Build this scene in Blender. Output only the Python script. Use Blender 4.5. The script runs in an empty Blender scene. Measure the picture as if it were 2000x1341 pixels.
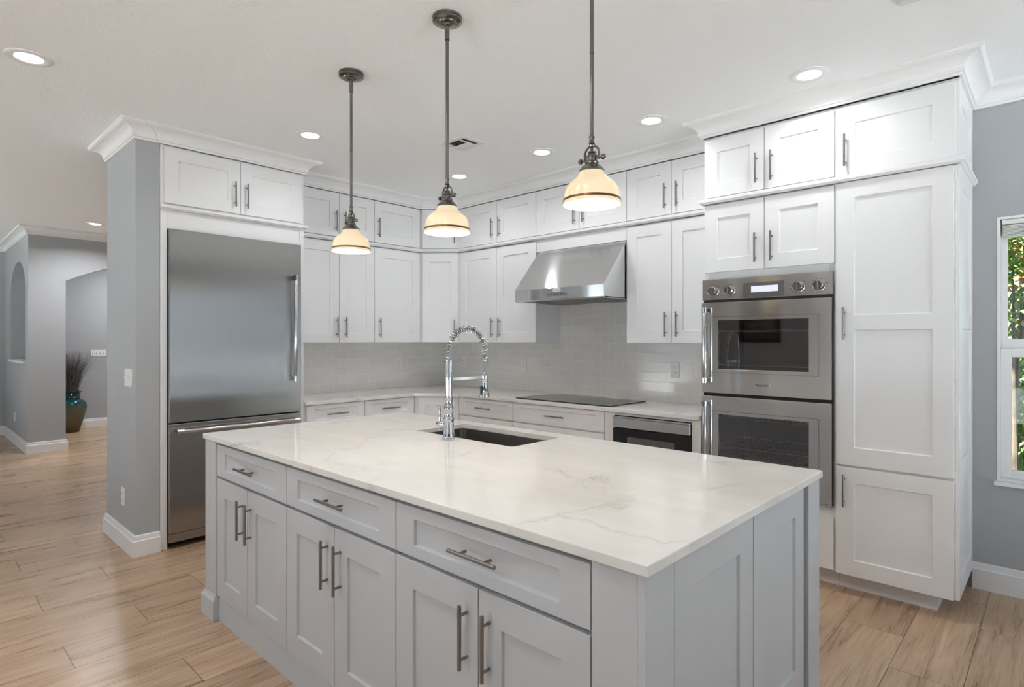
import bpy, bmesh, math, random
from mathutils import Vector, Matrix, noise
random.seed(7)
C = bpy.context.scene
COL = C.collection
PI = math.pi

# ------------------------------------------------------------------ camera
TH = math.radians(43.269)
cd = bpy.data.cameras.new('camera')
cd.sensor_width = 36.0
cd.lens = 1138.06 / 2000 * 36.0
cd.shift_y = -(670.5 - 664.53) / 2000
cd.clip_start = 0.05
cam = bpy.data.objects.new('camera', cd)
COL.objects.link(cam)
cam.location = (0, 0, 1.391)
cam.rotation_euler = (PI / 2, 0, TH)
C.camera = cam
# ------------------------------------------------------------------ exposure / view
C.view_settings.view_transform = 'Standard'
C.view_settings.look = 'None'
C.view_settings.gamma = 1.0
C.view_settings.exposure = 0.14
C.cycles.diffuse_bounces = 6
C.cycles.glossy_bounces = 5
C.cycles.max_bounces = 10
C.cycles.transparent_max_bounces = 12
C.cycles.caustics_reflective = False
C.cycles.caustics_refractive = False
# ------------------------------------------------------------------ sky
W = bpy.data.worlds.new('sky'); C.world = W; W.use_nodes = True
wt = W.node_tree
bg = wt.nodes['Background']
sky = wt.nodes.new('ShaderNodeTexSky')
sky.sky_type = 'HOSEK_WILKIE'
sky.sun_direction = (-0.25, -0.35, 0.9)
sky.turbidity = 4.0
sky.ground_albedo = 0.4
mixw = wt.nodes.new('ShaderNodeMix'); mixw.data_type = 'RGBA'
mixw.inputs[0].default_value = 0.72
wt.links.new(sky.outputs[0], mixw.inputs[6])
mixw.inputs[7].default_value = (0.80, 0.92, 1.08, 1)
wt.links.new(mixw.outputs[2], bg.inputs[0])
bg.inputs[1].default_value = 2.1
# ------------------------------------------------------------------ sun
sd = bpy.data.lights.new('sun', 'SUN'); sd.energy = 46.0; sd.angle = math.radians(3); sd.color = (1, .985, .96)
so = bpy.data.objects.new('sun', sd); COL.objects.link(so)
so.rotation_euler = Vector((0.25, 0.35, -0.9)).to_track_quat('-Z', 'Y').to_euler()
# lamp strengths (watts)
DOWNLIGHT_W = 3.0
HALL_W = 20.0
PENDANT_W = 7.0
CEIL = 2.79

# ------------------------------------------------------------------ materials
def principled(name, col, rough=.5, metal=0.0, spec=.5, **kw):
    m = bpy.data.materials.new(name); m.use_nodes = True
    b = m.node_tree.nodes['Principled BSDF']
    b.inputs['Base Color'].default_value = (*col, 1)
    b.inputs['Roughness'].default_value = rough
    b.inputs['Metallic'].default_value = metal
    b.inputs['Specular IOR Level'].default_value = spec
    for k, v in kw.items():
        b.inputs[k.replace('_', ' ')].default_value = v
    return m, m.node_tree, b
def node(t, typ, **kw):
    n = t.nodes.new(typ)
    for k, v in kw.items(): setattr(n, k, v)
    return n
def math_n(t, op, a, b=None, c=None):
    n = t.nodes.new('ShaderNodeMath'); n.operation = op
    for i, v in enumerate((a, b, c)):
        if v is None: continue
        if isinstance(v, (int, float)): n.inputs[i].default_value = v
        else: t.links.new(v, n.inputs[i])
    return n.outputs[0]
def ramp(t, fac, stops):
    r = t.nodes.new('ShaderNodeValToRGB')
    e = r.color_ramp.elements
    while len(e) < len(stops): e.new(.5)
    for el, (p, c) in zip(e, stops):
        el.position = p; el.color = (*c, 1) if len(c) == 3 else c
    t.links.new(fac, r.inputs[0])
    return r.outputs[0]
def noise_n(t, vec, scale, detail=3, rough=.5, dist=0.0):
    n = t.nodes.new('ShaderNodeTexNoise')
    n.inputs['Scale'].default_value = scale; n.inputs['Detail'].default_value = detail
    n.inputs['Roughness'].default_value = rough; n.inputs['Distortion'].default_value = dist
    if vec is not None: t.links.new(vec, n.inputs['Vector'])
    return n
def pos(t):
    return t.nodes.new('ShaderNodeNewGeometry').outputs['Position']
def bump(t, b, height, strength, dist=.002):
    n = t.nodes.new('ShaderNodeBump'); n.inputs['Strength'].default_value = strength; n.inputs['Distance'].default_value = dist
    t.links.new(height, n.inputs['Height']); t.links.new(n.outputs[0], b.inputs['Normal'])
def mapping(t, vec, scale=(1, 1, 1), loc=(0, 0, 0)):
    n = t.nodes.new('ShaderNodeMapping'); n.inputs['Scale'].default_value = scale; n.inputs['Location'].default_value = loc
    t.links.new(vec, n.inputs['Vector']); return n.outputs[0]
def mixc(t, fac, a, b, mode='MIX'):
    n = t.nodes.new('ShaderNodeMix'); n.data_type = 'RGBA'; n.blend_type = mode
    for i, v in ((0, fac), (6, a), (7, b)):
        if isinstance(v, (int, float)): n.inputs[i].default_value = v
        elif isinstance(v, tuple): n.inputs[i].default_value = (*v, 1)
        else: t.links.new(v, n.inputs[i])
    return n.outputs[2]

M = {}
def paint(name, col, rough, bs=.03, scale=350):
    m, t, b = principled(name, col, rough)
    bump(t, b, noise_n(t, pos(t), scale, 2).outputs[0], bs, .001)
    M[name] = m
paint('cabinet_paint', (.80, .80, .81), .38, .02)
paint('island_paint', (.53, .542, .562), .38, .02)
paint('trim_paint', (.80, .80, .80), .35, .02)
paint('wall_paint', (.40, .412, .428), .7, .12, 160)
# knockdown ceiling
m, t, b = principled('ceiling_paint', (.89, .90, .91), .85)
n1 = noise_n(t, mapping(t, pos(t), (1, 1, 1)), 85, 4, .6, .5)
bump(t, b, ramp(t, n1.outputs[0], [(.42, (0, 0, 0)), (.62, (1, 1, 1))]), .26, .003)
M['ceiling_paint'] = m
# floor of wood look planks
m, t, b = principled('wood_planks', (.5, .3, .17), .38)
P = pos(t)
sep = node(t, 'ShaderNodeSeparateXYZ'); t.links.new(P, sep.inputs[0])
u = math_n(t, 'DIVIDE', math_n(t, 'ADD', sep.outputs[0], 3.05), .2515)
k = math_n(t, 'FLOOR', u); fu = math_n(t, 'SUBTRACT', u, k)
md = math_n(t, 'FLOORED_MODULO', math_n(t, 'SUBTRACT', 2, k), 3)
v = math_n(t, 'DIVIDE', math_n(t, 'SUBTRACT', sep.outputs[1], math_n(t, 'MULTIPLY_ADD', md, .34, .53)), 1.02)
q = math_n(t, 'FLOOR', v); fv = math_n(t, 'SUBTRACT', v, q)
eu = math_n(t, 'MULTIPLY', math_n(t, 'MINIMUM', fu, math_n(t, 'SUBTRACT', 1, fu)), .2515)
ev = math_n(t, 'MULTIPLY', math_n(t, 'MINIMUM', fv, math_n(t, 'SUBTRACT', 1, fv)), 1.02)
edge = math_n(t, 'MINIMUM', eu, ev)
gap = math_n(t, 'LESS_THAN', edge, .0016)
comb = node(t, 'ShaderNodeCombineXYZ'); t.links.new(k, comb.inputs[0]); t.links.new(q, comb.inputs[1])
wn = node(t, 'ShaderNodeTexWhiteNoise', noise_dimensions='2D'); t.links.new(comb.outputs[0], wn.inputs['Vector'])
off = node(t, 'ShaderNodeVectorMath', operation='SCALE'); t.links.new(wn.outputs['Color'], off.inputs[0]); off.inputs[3].default_value = 30
pv = node(t, 'ShaderNodeVectorMath', operation='ADD'); t.links.new(P, pv.inputs[0]); t.links.new(off.outputs[0], pv.inputs[1])
g1 = noise_n(t, mapping(t, pv.outputs[0], (11, .9, 1)), 1.6, 6, .62, .7)
g2 = noise_n(t, mapping(t, pv.outputs[0], (90, 3.0, 1)), 1.3, 4, .6, .3)
base = ramp(t, g1.outputs[0], [(.28, (.29, .185, .112)), (.45, (.455, .31, .20)), (.62, (.56, .405, .28)), (.8, (.65, .50, .37))])
fine = ramp(t, g2.outputs[0], [(.30, (.62, .56, .52)), (.52, (1, 1, 1))])
c1 = mixc(t, .75, base, fine, 'MULTIPLY')
tone = ramp(t, wn.outputs['Value'], [(0, (.88, .87, .86)), (1, (1.08, 1.07, 1.06))])
c2 = mixc(t, 1.0, c1, tone, 'MULTIPLY')
c3 = mixc(t, gap, c2, (.11, .065, .04))
t.links.new(c3, b.inputs['Base Color'])
hh = math_n(t, 'SUBTRACT', math_n(t, 'MULTIPLY', g2.outputs[0], .25), gap)
bump(t, b, hh, .35, .0015)
t.links.new(math_n(t, 'MULTIPLY_ADD', g1.outputs[0], .06, .25), b.inputs['Roughness'])
M['wood_planks'] = m
# quartz worktop
def quartz(name, scale, strength):
    m, t, b = principled(name, (.8, .78, .75), .10, 0, .4)
    P = pos(t)
    nd = noise_n(t, P, 1.7, 5, .62)
    sc = node(t, 'ShaderNodeVectorMath', operation='SCALE'); t.links.new(nd.outputs['Color'], sc.inputs[0]); sc.inputs[3].default_value = .75
    ad = node(t, 'ShaderNodeVectorMath', operation='ADD'); t.links.new(P, ad.inputs[0]); t.links.new(sc.outputs[0], ad.inputs[1])
    vo = node(t, 'ShaderNodeTexVoronoi', feature='DISTANCE_TO_EDGE'); vo.inputs['Scale'].default_value = scale
    t.links.new(ad.outputs[0], vo.inputs['Vector'])
    line = ramp(t, vo.outputs['Distance'], [(0, (1, 1, 1)), (.007, (.45, .45, .45)), (.03, (.07, .07, .07)), (.09, (0, 0, 0))])
    mask = ramp(t, noise_n(t, mapping(t, P, (1, 1, 1), (3.1, 1.7, 0)), 2.2, 3).outputs[0], [(.46, (0, 0, 0)), (.66, (1, 1, 1))])
    spk = ramp(t, noise_n(t, P, 70, 3).outputs[0], [(.4, (.35, .35, .35)), (.65, (1, 1, 1))])
    f = math_n(t, 'MULTIPLY', math_n(t, 'MULTIPLY', line, mask), math_n(t, 'MULTIPLY', spk, strength))
    cloud = ramp(t, noise_n(t, mapping(t, P, (1, 3, 1)), 2.5, 5, .6).outputs[0], [(.3, (.71, .695, .67)), (.7, (.79, .775, .755))])
    t.links.new(mixc(t, f, cloud, (.26, .235, .20)), b.inputs['Base Color'])
    M[name] = m
quartz('quartz', 1.35, .75)
# subway tile
def tile_mat():
    m, t, b = principled('glazed_tile', (.5, .48, .46), .12)
    uv = node(t, 'ShaderNodeUVMap', uv_map='UVMap')
    br = node(t, 'ShaderNodeTexBrick'); br.offset = .5
    br.inputs['Scale'].default_value = 1; br.inputs['Brick Width'].default_value = .1545; br.inputs['Row Height'].default_value = .0765
    br.inputs['Mortar Size'].default_value = .0016; br.inputs['Mortar Smooth'].default_value = .2
    br.inputs['Color1'].default_value = (.76, .735, .71, 1); br.inputs['Color2'].default_value = (.80, .78, .755, 1)
    br.inputs['Mortar'].default_value = (.88, .87, .85, 1)
    t.links.new(mapping(t, uv.outputs[0], (1, 1, 1), (.03, -.908, 0)), br.inputs['Vector'])
    t.links.new(br.outputs['Color'], b.inputs['Base Color'])
    inv = math_n(t, 'SUBTRACT', 1, br.outputs['Fac'])
    wav = noise_n(t, pos(t), 14, 2)
    bump(t, b, math_n(t, 'MULTIPLY_ADD', wav.outputs[0], .9, inv), .35, .0012)
    t.links.new(math_n(t, 'MULTIPLY_ADD', br.outputs['Fac'], .4, .12), b.inputs['Roughness'])
    M['glazed_tile'] = m
tile_mat()
# metals
def steel(name, col, rough, aniso, rot, grain):
    m, t, b = principled(name, col, rough, 1.0)
    b.inputs['Anisotropic'].default_value = aniso; b.inputs['Anisotropic Rotation'].default_value = rot
    tn = node(t, 'ShaderNodeTangent', direction_type='UV_MAP', uv_map='UVMap')
    t.links.new(tn.outputs[0], b.inputs['Tangent'])
    M[name] = m
steel('brushed_steel', (.76, .765, .77), .13, 1.0, 0.25, (6, 900, 1))
steel('vertical_steel', (.375, .37, .36), .25, 1.0, 0.0, (900, 6, 1))
M['chrome'] = principled('chrome', (.58, .60, .63), .05, 1.0)[0]
M['polished_steel'] = principled('polished_steel', (.66, .66, .66), .14, 1.0)[0]
M['pull_metal'] = principled('pull_metal', (.27, .265, .26), .30, 1.0)[0]
M['antique_nickel'] = principled('antique_nickel', (.20, .185, .17), .22, 1.0)[0]
M['bronze_band'] = principled('bronze_band', (.20, .11, .05), .35, 1.0)[0]
M['sink_steel'] = principled('sink_steel', (.30, .285, .265), .36, 1.0)[0]
M['black_glass'] = principled('black_glass', (.012, .012, .013), .05, 0, .6)[0]
M['smoked_glass'] = principled('smoked_glass', (.10, .10, .105), .10, 0, .5)[0]
M['dark_void'] = principled('dark_void', (.015, .015, .015), .6)[0]
M['rubber_dark'] = principled('rubber_dark', (.03, .03, .03), .5)[0]
M['white_plastic'] = principled('white_plastic', (.80, .80, .79), .3)[0]
M['grey_plastic'] = principled('grey_plastic', (.28, .28, .28), .4)[0]
M['ink'] = principled('ink', (.02, .02, .02), .5)[0]
M['panel_grey'] = principled('panel_grey', (.30, .30, .30), .3, .7)[0]
M['display_panel'] = principled('display_panel', (.13, .13, .13), .3, .5)[0]
M['rack_metal'] = principled('rack_metal', (.85, .83, .78), .35, .3)[0]
M['oven_enamel'] = principled('oven_enamel', (.04, .04, .042), .4)[0]
M['vent_white'] = principled('vent_white', (.74, .74, .73), .45)[0]
def emitter(name, col, s):
    m = bpy.data.materials.new(name); m.use_nodes = True; t = m.node_tree
    t.nodes.remove(t.nodes['Principled BSDF'])
    e = t.nodes.new('ShaderNodeEmission'); e.inputs[0].default_value = (*col, 1); e.inputs[1].default_value = s
    t.links.new(e.outputs[0], t.nodes['Material Output'].inputs[0]); M[name] = m
emitter('downlight_lens', (1, .98, .95), 12)
emitter('display_glow', (.85, .90, 1.0), .9)
emitter('bulb_glow', (1.0, .84, .58), 5)
# lamp glass: lit from within
m, t, b = principled('opal_glass', (.80, .73, .58), .22)
b.inputs['Emission Color'].default_value = (1.0, .79, .44, 1); b.inputs['Emission Strength'].default_value = .20
tr = node(t, 'ShaderNodeBsdfTranslucent'); tr.inputs[0].default_value = (.95, .80, .52, 1)
mx = node(t, 'ShaderNodeMixShader'); mx.inputs[0].default_value = .10
t.links.new(b.outputs[0], mx.inputs[1]); t.links.new(tr.outputs[0], mx.inputs[2])
t.links.new(mx.outputs[0], t.nodes['Material Output'].inputs[0]); M['opal_glass'] = m
def glass(name, tint, ior):
    m = bpy.data.materials.new(name); m.use_nodes = True; t = m.node_tree
    t.nodes.remove(t.nodes['Principled BSDF'])
    tr = node(t, 'ShaderNodeBsdfTransparent'); tr.inputs[0].default_value = (*tint, 1)
    gl = node(t, 'ShaderNodeBsdfGlossy'); gl.inputs['Roughness'].default_value = .02
    fr = node(t, 'ShaderNodeFresnel'); fr.inputs[0].default_value = ior
    mx = node(t, 'ShaderNodeMixShader')
    t.links.new(fr.outputs[0], mx.inputs[0]); t.links.new(tr.outputs[0], mx.inputs[1]); t.links.new(gl.outputs[0], mx.inputs[2])
    t.links.new(mx.outputs[0], t.nodes['Material Output'].inputs[0]); M[name] = m
glass('window_glass', (.97, .98, .97), 1.3)
glass('oven_glass', (.72, .73, .75), 2.3)
# vase glaze
m, t, b = principled('teal_glaze', (.1, .3, .3), .12)
sep = node(t, 'ShaderNodeSeparateXYZ'); t.links.new(pos(t), sep.inputs[0])
zz = math_n(t, 'ADD', sep.outputs[2], math_n(t, 'MULTIPLY', noise_n(t, pos(t), 9, 3).outputs[0], .12))
t.links.new(ramp(t, zz, [(.10, (.075, .055, .03)), (.30, (.13, .115, .07)), (.43, (.10, .11, .07)), (.51, (.008, .055, .06)), (.72, (.006, .04, .048))]), b.inputs['Base Color'])
M['teal_glaze'] = m
m, t, b = principled('dry_grass', (.075, .066, .062), .8)
t.links.new(ramp(t, noise_n(t, mapping(t, pos(t), (60, 60, 3)), 1, 2).outputs[0], [(.35, (.05, .044, .042)), (.52, (.10, .09, .085)), (.68, (.32, .29, .27))]), b.inputs['Base Color'])
M['dry_grass'] = m
M['picture_art'] = None
m, t, b = principled('picture_art', (.1, .1, .1), .5)
t.links.new(ramp(t, noise_n(t, mapping(t, pos(t), (2, 1, 4)), 1.6, 5, .6).outputs[0], [(.3, (.02, .02, .02)), (.55, (.09, .08, .07)), (.75, (.3, .28, .25))]), b.inputs['Base Color'])
M['picture_art'] = m
M['dark_wood'] = principled('dark_wood', (.035, .025, .02), .35)[0]
def leafmat(name, c1, c2):
    m, t, b = principled(name, c1, .45)
    oi = noise_n(t, pos(t), 9, 1)
    t.links.new(ramp(t, oi.outputs[0], [(.35, c1), (.65, c2)]), b.inputs['Base Color'])
    M[name] = m
leafmat('ixora_leaf', (.12, .26, .035), (.36, .46, .12))
leafmat('ixora_flower', (.55, .035, .03), (.62, .14, .09))
leafmat('palm_leaf', (.02, .085, .022), (.09, .22, .04))
leafmat('hedge_leaf', (.05, .15, .025), (.22, .34, .06))
leafmat('bark', (.08, .065, .05), (.16, .13, .10))
M['bounce_stone'] = principled('bounce_stone', (.58, .61, .64), .8)[0]  # pale so that it bounces sunlight indoors
leafmat('soil', (.05, .04, .025), (.06, .08, .03))

# ------------------------------------------------------------------ mesh helpers
class MB:
    def __init__(s): s.v = []; s.f = []; s.sm = []
    def add(s, verts, faces, smooth=False):
        o = len(s.v); s.v += [tuple(p) for p in verts]
        for f in faces: s.f.append([i + o for i in f]); s.sm.append(smooth)
        return s
    def box(s, x0, x1, y0, y1, z0, z1):
        if x0 > x1: x0, x1 = x1, x0
        if y0 > y1: y0, y1 = y1, y0
        if z0 > z1: z0, z1 = z1, z0
        return s.add([(x0, y0, z0), (x1, y0, z0), (x1, y1, z0), (x0, y1, z0), (x0, y0, z1), (x1, y0, z1), (x1, y1, z1), (x0, y1, z1)],
                     [(0, 3, 2, 1), (4, 5, 6, 7), (0, 1, 5, 4), (1, 2, 6, 5), (2, 3, 7, 6), (3, 0, 4, 7)])
    def prism(s, poly, z0, z1):       # ccw polygon in xy
        n = len(poly)
        return s.add([(x, y, z0) for x, y in poly] + [(x, y, z1) for x, y in poly],
                     [list(range(n))[::-1], list(range(n, 2 * n))] + [(i, (i + 1) % n, (i + 1) % n + n, i + n) for i in range(n)])
    def lathe(s, prof, c=(0, 0, 0), n=32, axis='z', cap=True):   # prof [(r, h)...]
        vs = []; fs = []
        for r, h in prof:
            for i in range(n):
                a = 2 * PI * i / n; p = (r * math.cos(a), r * math.sin(a), h)
                if axis == 'x': p = (h, r * math.cos(a), r * math.sin(a))
                if axis == 'y': p = (r * math.sin(a), h, r * math.cos(a))
                vs.append((c[0] + p[0], c[1] + p[1], c[2] + p[2]))
        for j in range(len(prof) - 1):
            for i in range(n):
                a = j * n + i; b_ = j * n + (i + 1) % n
                fs.append((a, b_, b_ + n, a + n))
        if cap:
            fs.append(list(range(n))[::-1]); fs.append([(len(prof) - 1) * n + i for i in range(n)])
        return s.add(vs, fs, True)
    def tube(s, pts, r, n=10, cap=True):
        pts = [Vector(p) for p in pts]; rs = r if isinstance(r, (list, tuple)) else [r] * len(pts)
        vs = []; fs = []; prev = None
        for i, p in enumerate(pts):
            d = (pts[min(i + 1, len(pts) - 1)] - pts[max(i - 1, 0)]).normalized()
            if prev is None:
                a = d.orthogonal().normalized()
            else:
                a = prev - d * prev.dot(d)
                a = a.normalized() if a.length > 1e-6 else d.orthogonal().normalized()
            prev = a; b_ = d.cross(a)
            for k in range(n):
                an = 2 * PI * k / n
                vs.append(p + (a * math.cos(an) + b_ * math.sin(an)) * rs[i])
        for j in range(len(pts) - 1):
            for k in range(n):
                a0 = j * n + k; b0 = j * n + (k + 1) % n
                fs.append((a0, b0, b0 + n, a0 + n))
        if cap:
            fs.append(list(range(n))[::-1]); fs.append([(len(pts) - 1) * n + k for k in range(n)])
        return s.add(vs, fs, True)
    def sweep(s, path, prof, closed_prof=True):   # plan path [(x,y)], profile [(outward, z)], room on the right-hand side
        P = [Vector(p) for p in path]; n = len(P); m = len(prof); vs = []
        for i in range(n):
            ns = []
            for a, b_ in ((i - 1, i), (i, i + 1)):
                if a < 0 or b_ >= n: continue
                d = (P[b_] - P[a]).normalized(); ns.append(Vector((d.y, -d.x)))
            if len(ns) == 1: o = ns[0]
            else:
                o = (ns[0] + ns[1]).normalized(); o = o / max(o.dot(ns[0]), .2)
            for u_, z in prof: vs.append((P[i].x + o.x * u_, P[i].y + o.y * u_, z))
        fs = []
        for i in range(n - 1):
            for j in range(m if closed_prof else m - 1):
                k = (j + 1) % m
                fs.append((i * m + j, (i + 1) * m + j, (i + 1) * m + k, i * m + k))
        fs.append(list(range(m))); fs.append([(n - 1) * m + j for j in range(m)][::-1])
        return s.add(vs, fs)
    def shaker(s, x0, x1, z0, z1, panels=None, yf=-.02, yb=0.0, st=.085, rec=.0095):
        if panels is None: panels = [(x0 + st, x1 - st, z0 + st, z1 - st)]
        xs = sorted({x0, x1, *[p[0] for p in panels], *[p[1] for p in panels]})
        zs = sorted({z0, z1, *[p[2] for p in panels], *[p[3] for p in panels]})
        def inp(cx, cz): return next((p for p in panels if p[0] < cx < p[1] and p[2] < cz < p[3]), None)
        vid = {}; vs = []; fs = []
        def V(x, z, y):
            key = (round(x, 6), round(z, 6), round(y, 6))
            if key not in vid: vid[key] = len(vs); vs.append((x, y, z))
            return vid[key]
        for a, b_ in zip(xs, xs[1:]):
            for c, d in zip(zs, zs[1:]):
                if not inp((a + b_) / 2, (c + d) / 2):
                    fs.append((V(a, c, yf), V(b_, c, yf), V(b_, d, yf), V(a, d, yf)))
        for a, b_, c, d in panels:
            # subdivide walls along grid so edges are shared
            px = [x for x in xs if a <= x <= b_]; pz = [z for z in zs if c <= z <= d]
            r = yf + rec; sl = .0025
            ia, ib, ic, id_ = a + sl, b_ - sl, c + sl, d - sl
            fs.append((V(ia, ic, r), V(ib, ic, r), V(ib, id_, r), V(ia, id_, r)))
            for e, f in zip(px, px[1:]):
                pass
            fs.append([V(x, c, yf) for x in px] + [V(ib, ic, r), V(ia, ic, r)])
            fs.append([V(x, d, yf) for x in px[::-1]] + [V(ia, id_, r), V(ib, id_, r)])
            fs.append([V(a, z, yf) for z in pz[::-1]] + [V(ia, ic, r), V(ia, id_, r)])
            fs.append([V(b_, z, yf) for z in pz] + [V(ib, id_, r), V(ib, ic, r)])
        B = [V(x0, z0, yb), V(x1, z0, yb), V(x1, z1, yb), V(x0, z1, yb)]
        fs.append(B[::-1])
        fs.append([V(x, z0, yf) for x in xs[::-1]] + [B[0], B[1]])
        fs.append([V(x, z1, yf) for x in xs] + [B[2], B[3]])
        fs.append([V(x0, z, yf) for z in zs] + [B[3], B[0]])
        fs.append([V(x1, z, yf) for z in zs[::-1]] + [B[1], B[2]])
        return s.add(vs, fs)
    def window_plate(s, x0, x1, z0, z1, a, b_, c, d, yf, yb):    # plate with one rectangular opening, a single closed mesh
        o = [(x0, z0), (x1, z0), (x1, z1), (x0, z1)]; i = [(a, c), (b_, c), (b_, d), (a, d)]
        vs = [(x, y, z) for y in (yf, yb) for x, z in o + i]; fs = []
        for k in range(4):
            n = (k + 1) % 4
            fs += [(k, n, 4 + n, 4 + k), (8 + n, 8 + k, 12 + k, 12 + n), (n, k, 8 + k, 8 + n), (4 + k, 4 + n, 12 + n, 12 + k)]
        return s.add(vs, fs)
    def build(s, name, mat, parent=None, bevel=0.0, loc=None, seg=2, fix=False):
        me = bpy.data.meshes.new(name); me.from_pydata(s.v, [], s.f); me.update()
        if fix:
            bm = bmesh.new(); bm.from_mesh(me); bmesh.ops.recalc_face_normals(bm, faces=bm.faces); bm.to_mesh(me); bm.free()
        if any(s.sm):
            me.polygons.foreach_set('use_smooth', s.sm)
            me.set_sharp_from_angle(angle=math.radians(38))
        uv = me.uv_layers.new(name='UVMap')
        co = [0.0] * (2 * len(me.loops))
        for p in me.polygons:
            nx, ny, nz = (abs(c) for c in p.normal)
            for li in p.loop_indices:
                x, y, z = s.v[me.loops[li].vertex_index]
                if nz >= nx and nz >= ny: a, b_ = x, y
                elif ny >= nx: a, b_ = x, z
                else: a, b_ = y, z
                co[2 * li] = a; co[2 * li + 1] = b_
        uv.data.foreach_set('uv', co)
        mats = mat if isinstance(mat, (list, tuple)) else [mat]
        for m_ in mats: me.materials.append(M[m_])
        o = bpy.data.objects.new(name, me); COL.objects.link(o)
        if parent is not None: o.parent = parent
        if loc: o.location = loc
        if bevel:
            bv = o.modifiers.new('bevel', 'BEVEL'); bv.width = bevel; bv.segments = seg; bv.limit_method = 'ANGLE'; bv.angle_limit = math.radians(40)
        return o
def tag(o, label=None, cat=None, group=None, kind=None):
    if label: o['label'] = label
    if cat: o['category'] = cat
    if group: o['group'] = group
    if kind: o['kind'] = kind
    return o
def thing(name, label, cat, loc=(0, 0, 0), rz=0.0, group=None):
    o = bpy.data.objects.new(name, None); COL.objects.link(o)
    o.empty_display_size = .05
    o.location = loc; o.rotation_euler = (0, 0, rz)
    return tag(o, label, cat, group)
def struct(o, label=None):
    o['kind'] = 'structure'
    if label: o['label'] = label
    return o

# ------------------------------------------------------------------ the setting
XW = -4.965          # fridge wall face
YW = 4.186           # hood wall face
mb = MB(); mb.box(-11.6, 3.0, -4.0, 4.5, -.12, 0)
struct(mb.build('floor', 'wood_planks'))
mb = MB(); mb.box(-11.6, 3.0, -4.0, 4.5, CEIL, CEIL + .12)
struct(mb.build('ceiling', 'ceiling_paint'))
WX0, WX1, WZ0, WZ1 = -.256, .62, .615, 2.071
mb = MB()
mb.box(-11.6, WX0, YW, YW + .16, 0, CEIL); mb.box(WX1, 3.0, YW, YW + .16, 0, CEIL)
mb.box(WX0, WX1, YW, YW + .16, 0, WZ0); mb.box(WX0, WX1, YW, YW + .16, WZ1, CEIL)
wall_back = struct(mb.build('wall_back', 'wall_paint'))
# fridge wall with its stub end
mb = MB(); mb.prism([(-5.06, 1.07), (-4.335, 1.07), (-4.335, 1.207), (XW, 1.207), (XW, YW), (-5.06, YW)], 0, CEIL)
wall_left = struct(mb.build('wall_left', 'wall_paint'))
# wall behind the camera and the one on the right, with openings added to let daylight in
FO = [(-10.2, -5.8), (-2.65, .25)]
mb = MB(); mb.box(-11.6, -10.2, -3.75, -3.6, 0, CEIL); mb.box(-5.8, -2.65, -3.75, -3.6, 0, CEIL); mb.box(.25, 3.0, -3.75, -3.6, 0, CEIL)
for a, b_ in FO: mb.box(a, b_, -3.75, -3.6, 2.4, CEIL)
struct(mb.build('wall_front', 'wall_paint'))
DY0, DY1, DZ1 = .75, 3.95, 2.4
mb = MB(); mb.box(2.8, 2.95, -3.6, DY0, 0, CEIL); mb.box(2.8, 2.95, DY1, YW, 0, CEIL); mb.box(2.8, 2.95, DY0, DY1, DZ1, CEIL)
struct(mb.build('wall_right', 'wall_paint'))
mb = MB(); mb.box(-11.5, -11.35, -3.6, YW, 0, CEIL)
struct(mb.build('wall_hall_end', 'wall_paint'))
# far pier with the arched niche, and the wall with the wide arch behind it
def arch_z(a, a0, a1, spring, rise):
    tt = 2 * (a - a0) / (a1 - a0) - 1
    return spring + rise * math.sqrt(max(0, 1 - tt * tt))
NX0, NX1, NS, NSP, NR, ND = -10.758, -9.419, 1.128, 2.02, .41, .26
PY0, PY1, PX = 1.136, 1.507, -9.22
mb = MB()
def quad(a, b_, c, d): mb.add([a, b_, c, d], [(0, 1, 2, 3)])
quad((-11.35, PY0, 0), (NX0, PY0, 0), (NX0, PY0, CEIL), (-11.35, PY0, CEIL))
quad((NX1, PY0, 0), (PX, PY0, 0), (PX, PY0, CEIL), (NX1, PY0, CEIL))
quad((NX0, PY0, 0), (NX1, PY0, 0), (NX1, PY0, NS), (NX0, PY0, NS))
N = 24
for i in range(N):
    a = NX0 + (NX1 - NX0) * i / N; b_ = NX0 + (NX1 - NX0) * (i + 1) / N
    za, zb = arch_z(a, NX0, NX1, NSP, NR), arch_z(b_, NX0, NX1, NSP, NR)
    quad((a, PY0, za), (b_, PY0, zb), (b_, PY0, CEIL), (a, PY0, CEIL))
    quad((a, PY0, za), (a, PY0 + ND, za), (b_, PY0 + ND, zb), (b_, PY0, zb))
    quad((a, PY0 + ND, NS), (b_, PY0 + ND, NS), (b_, PY0 + ND, zb), (a, PY0 + ND, za))
quad((NX0, PY0, NS), (NX0, PY0 + ND, NS), (NX0, PY0 + ND, NSP), (NX0, PY0, NSP))
quad((NX1, PY0 + ND, NS), (NX1, PY0, NS), (NX1, PY0, NSP), (NX1, PY0 + ND, NSP))
quad((NX0, PY0, NS), (NX1, PY0, NS), (NX1, PY0 + ND, NS), (NX0, PY0 + ND, NS))
quad((PX, PY0, 0), (PX, PY1, 0), (PX, PY1, CEIL), (PX, PY0, CEIL))
quad((PX, PY1, 0), (-11.35, PY1, 0), (-11.35, PY1, CEIL), (PX, PY1, CEIL))
AY1 = 3.9
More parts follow.
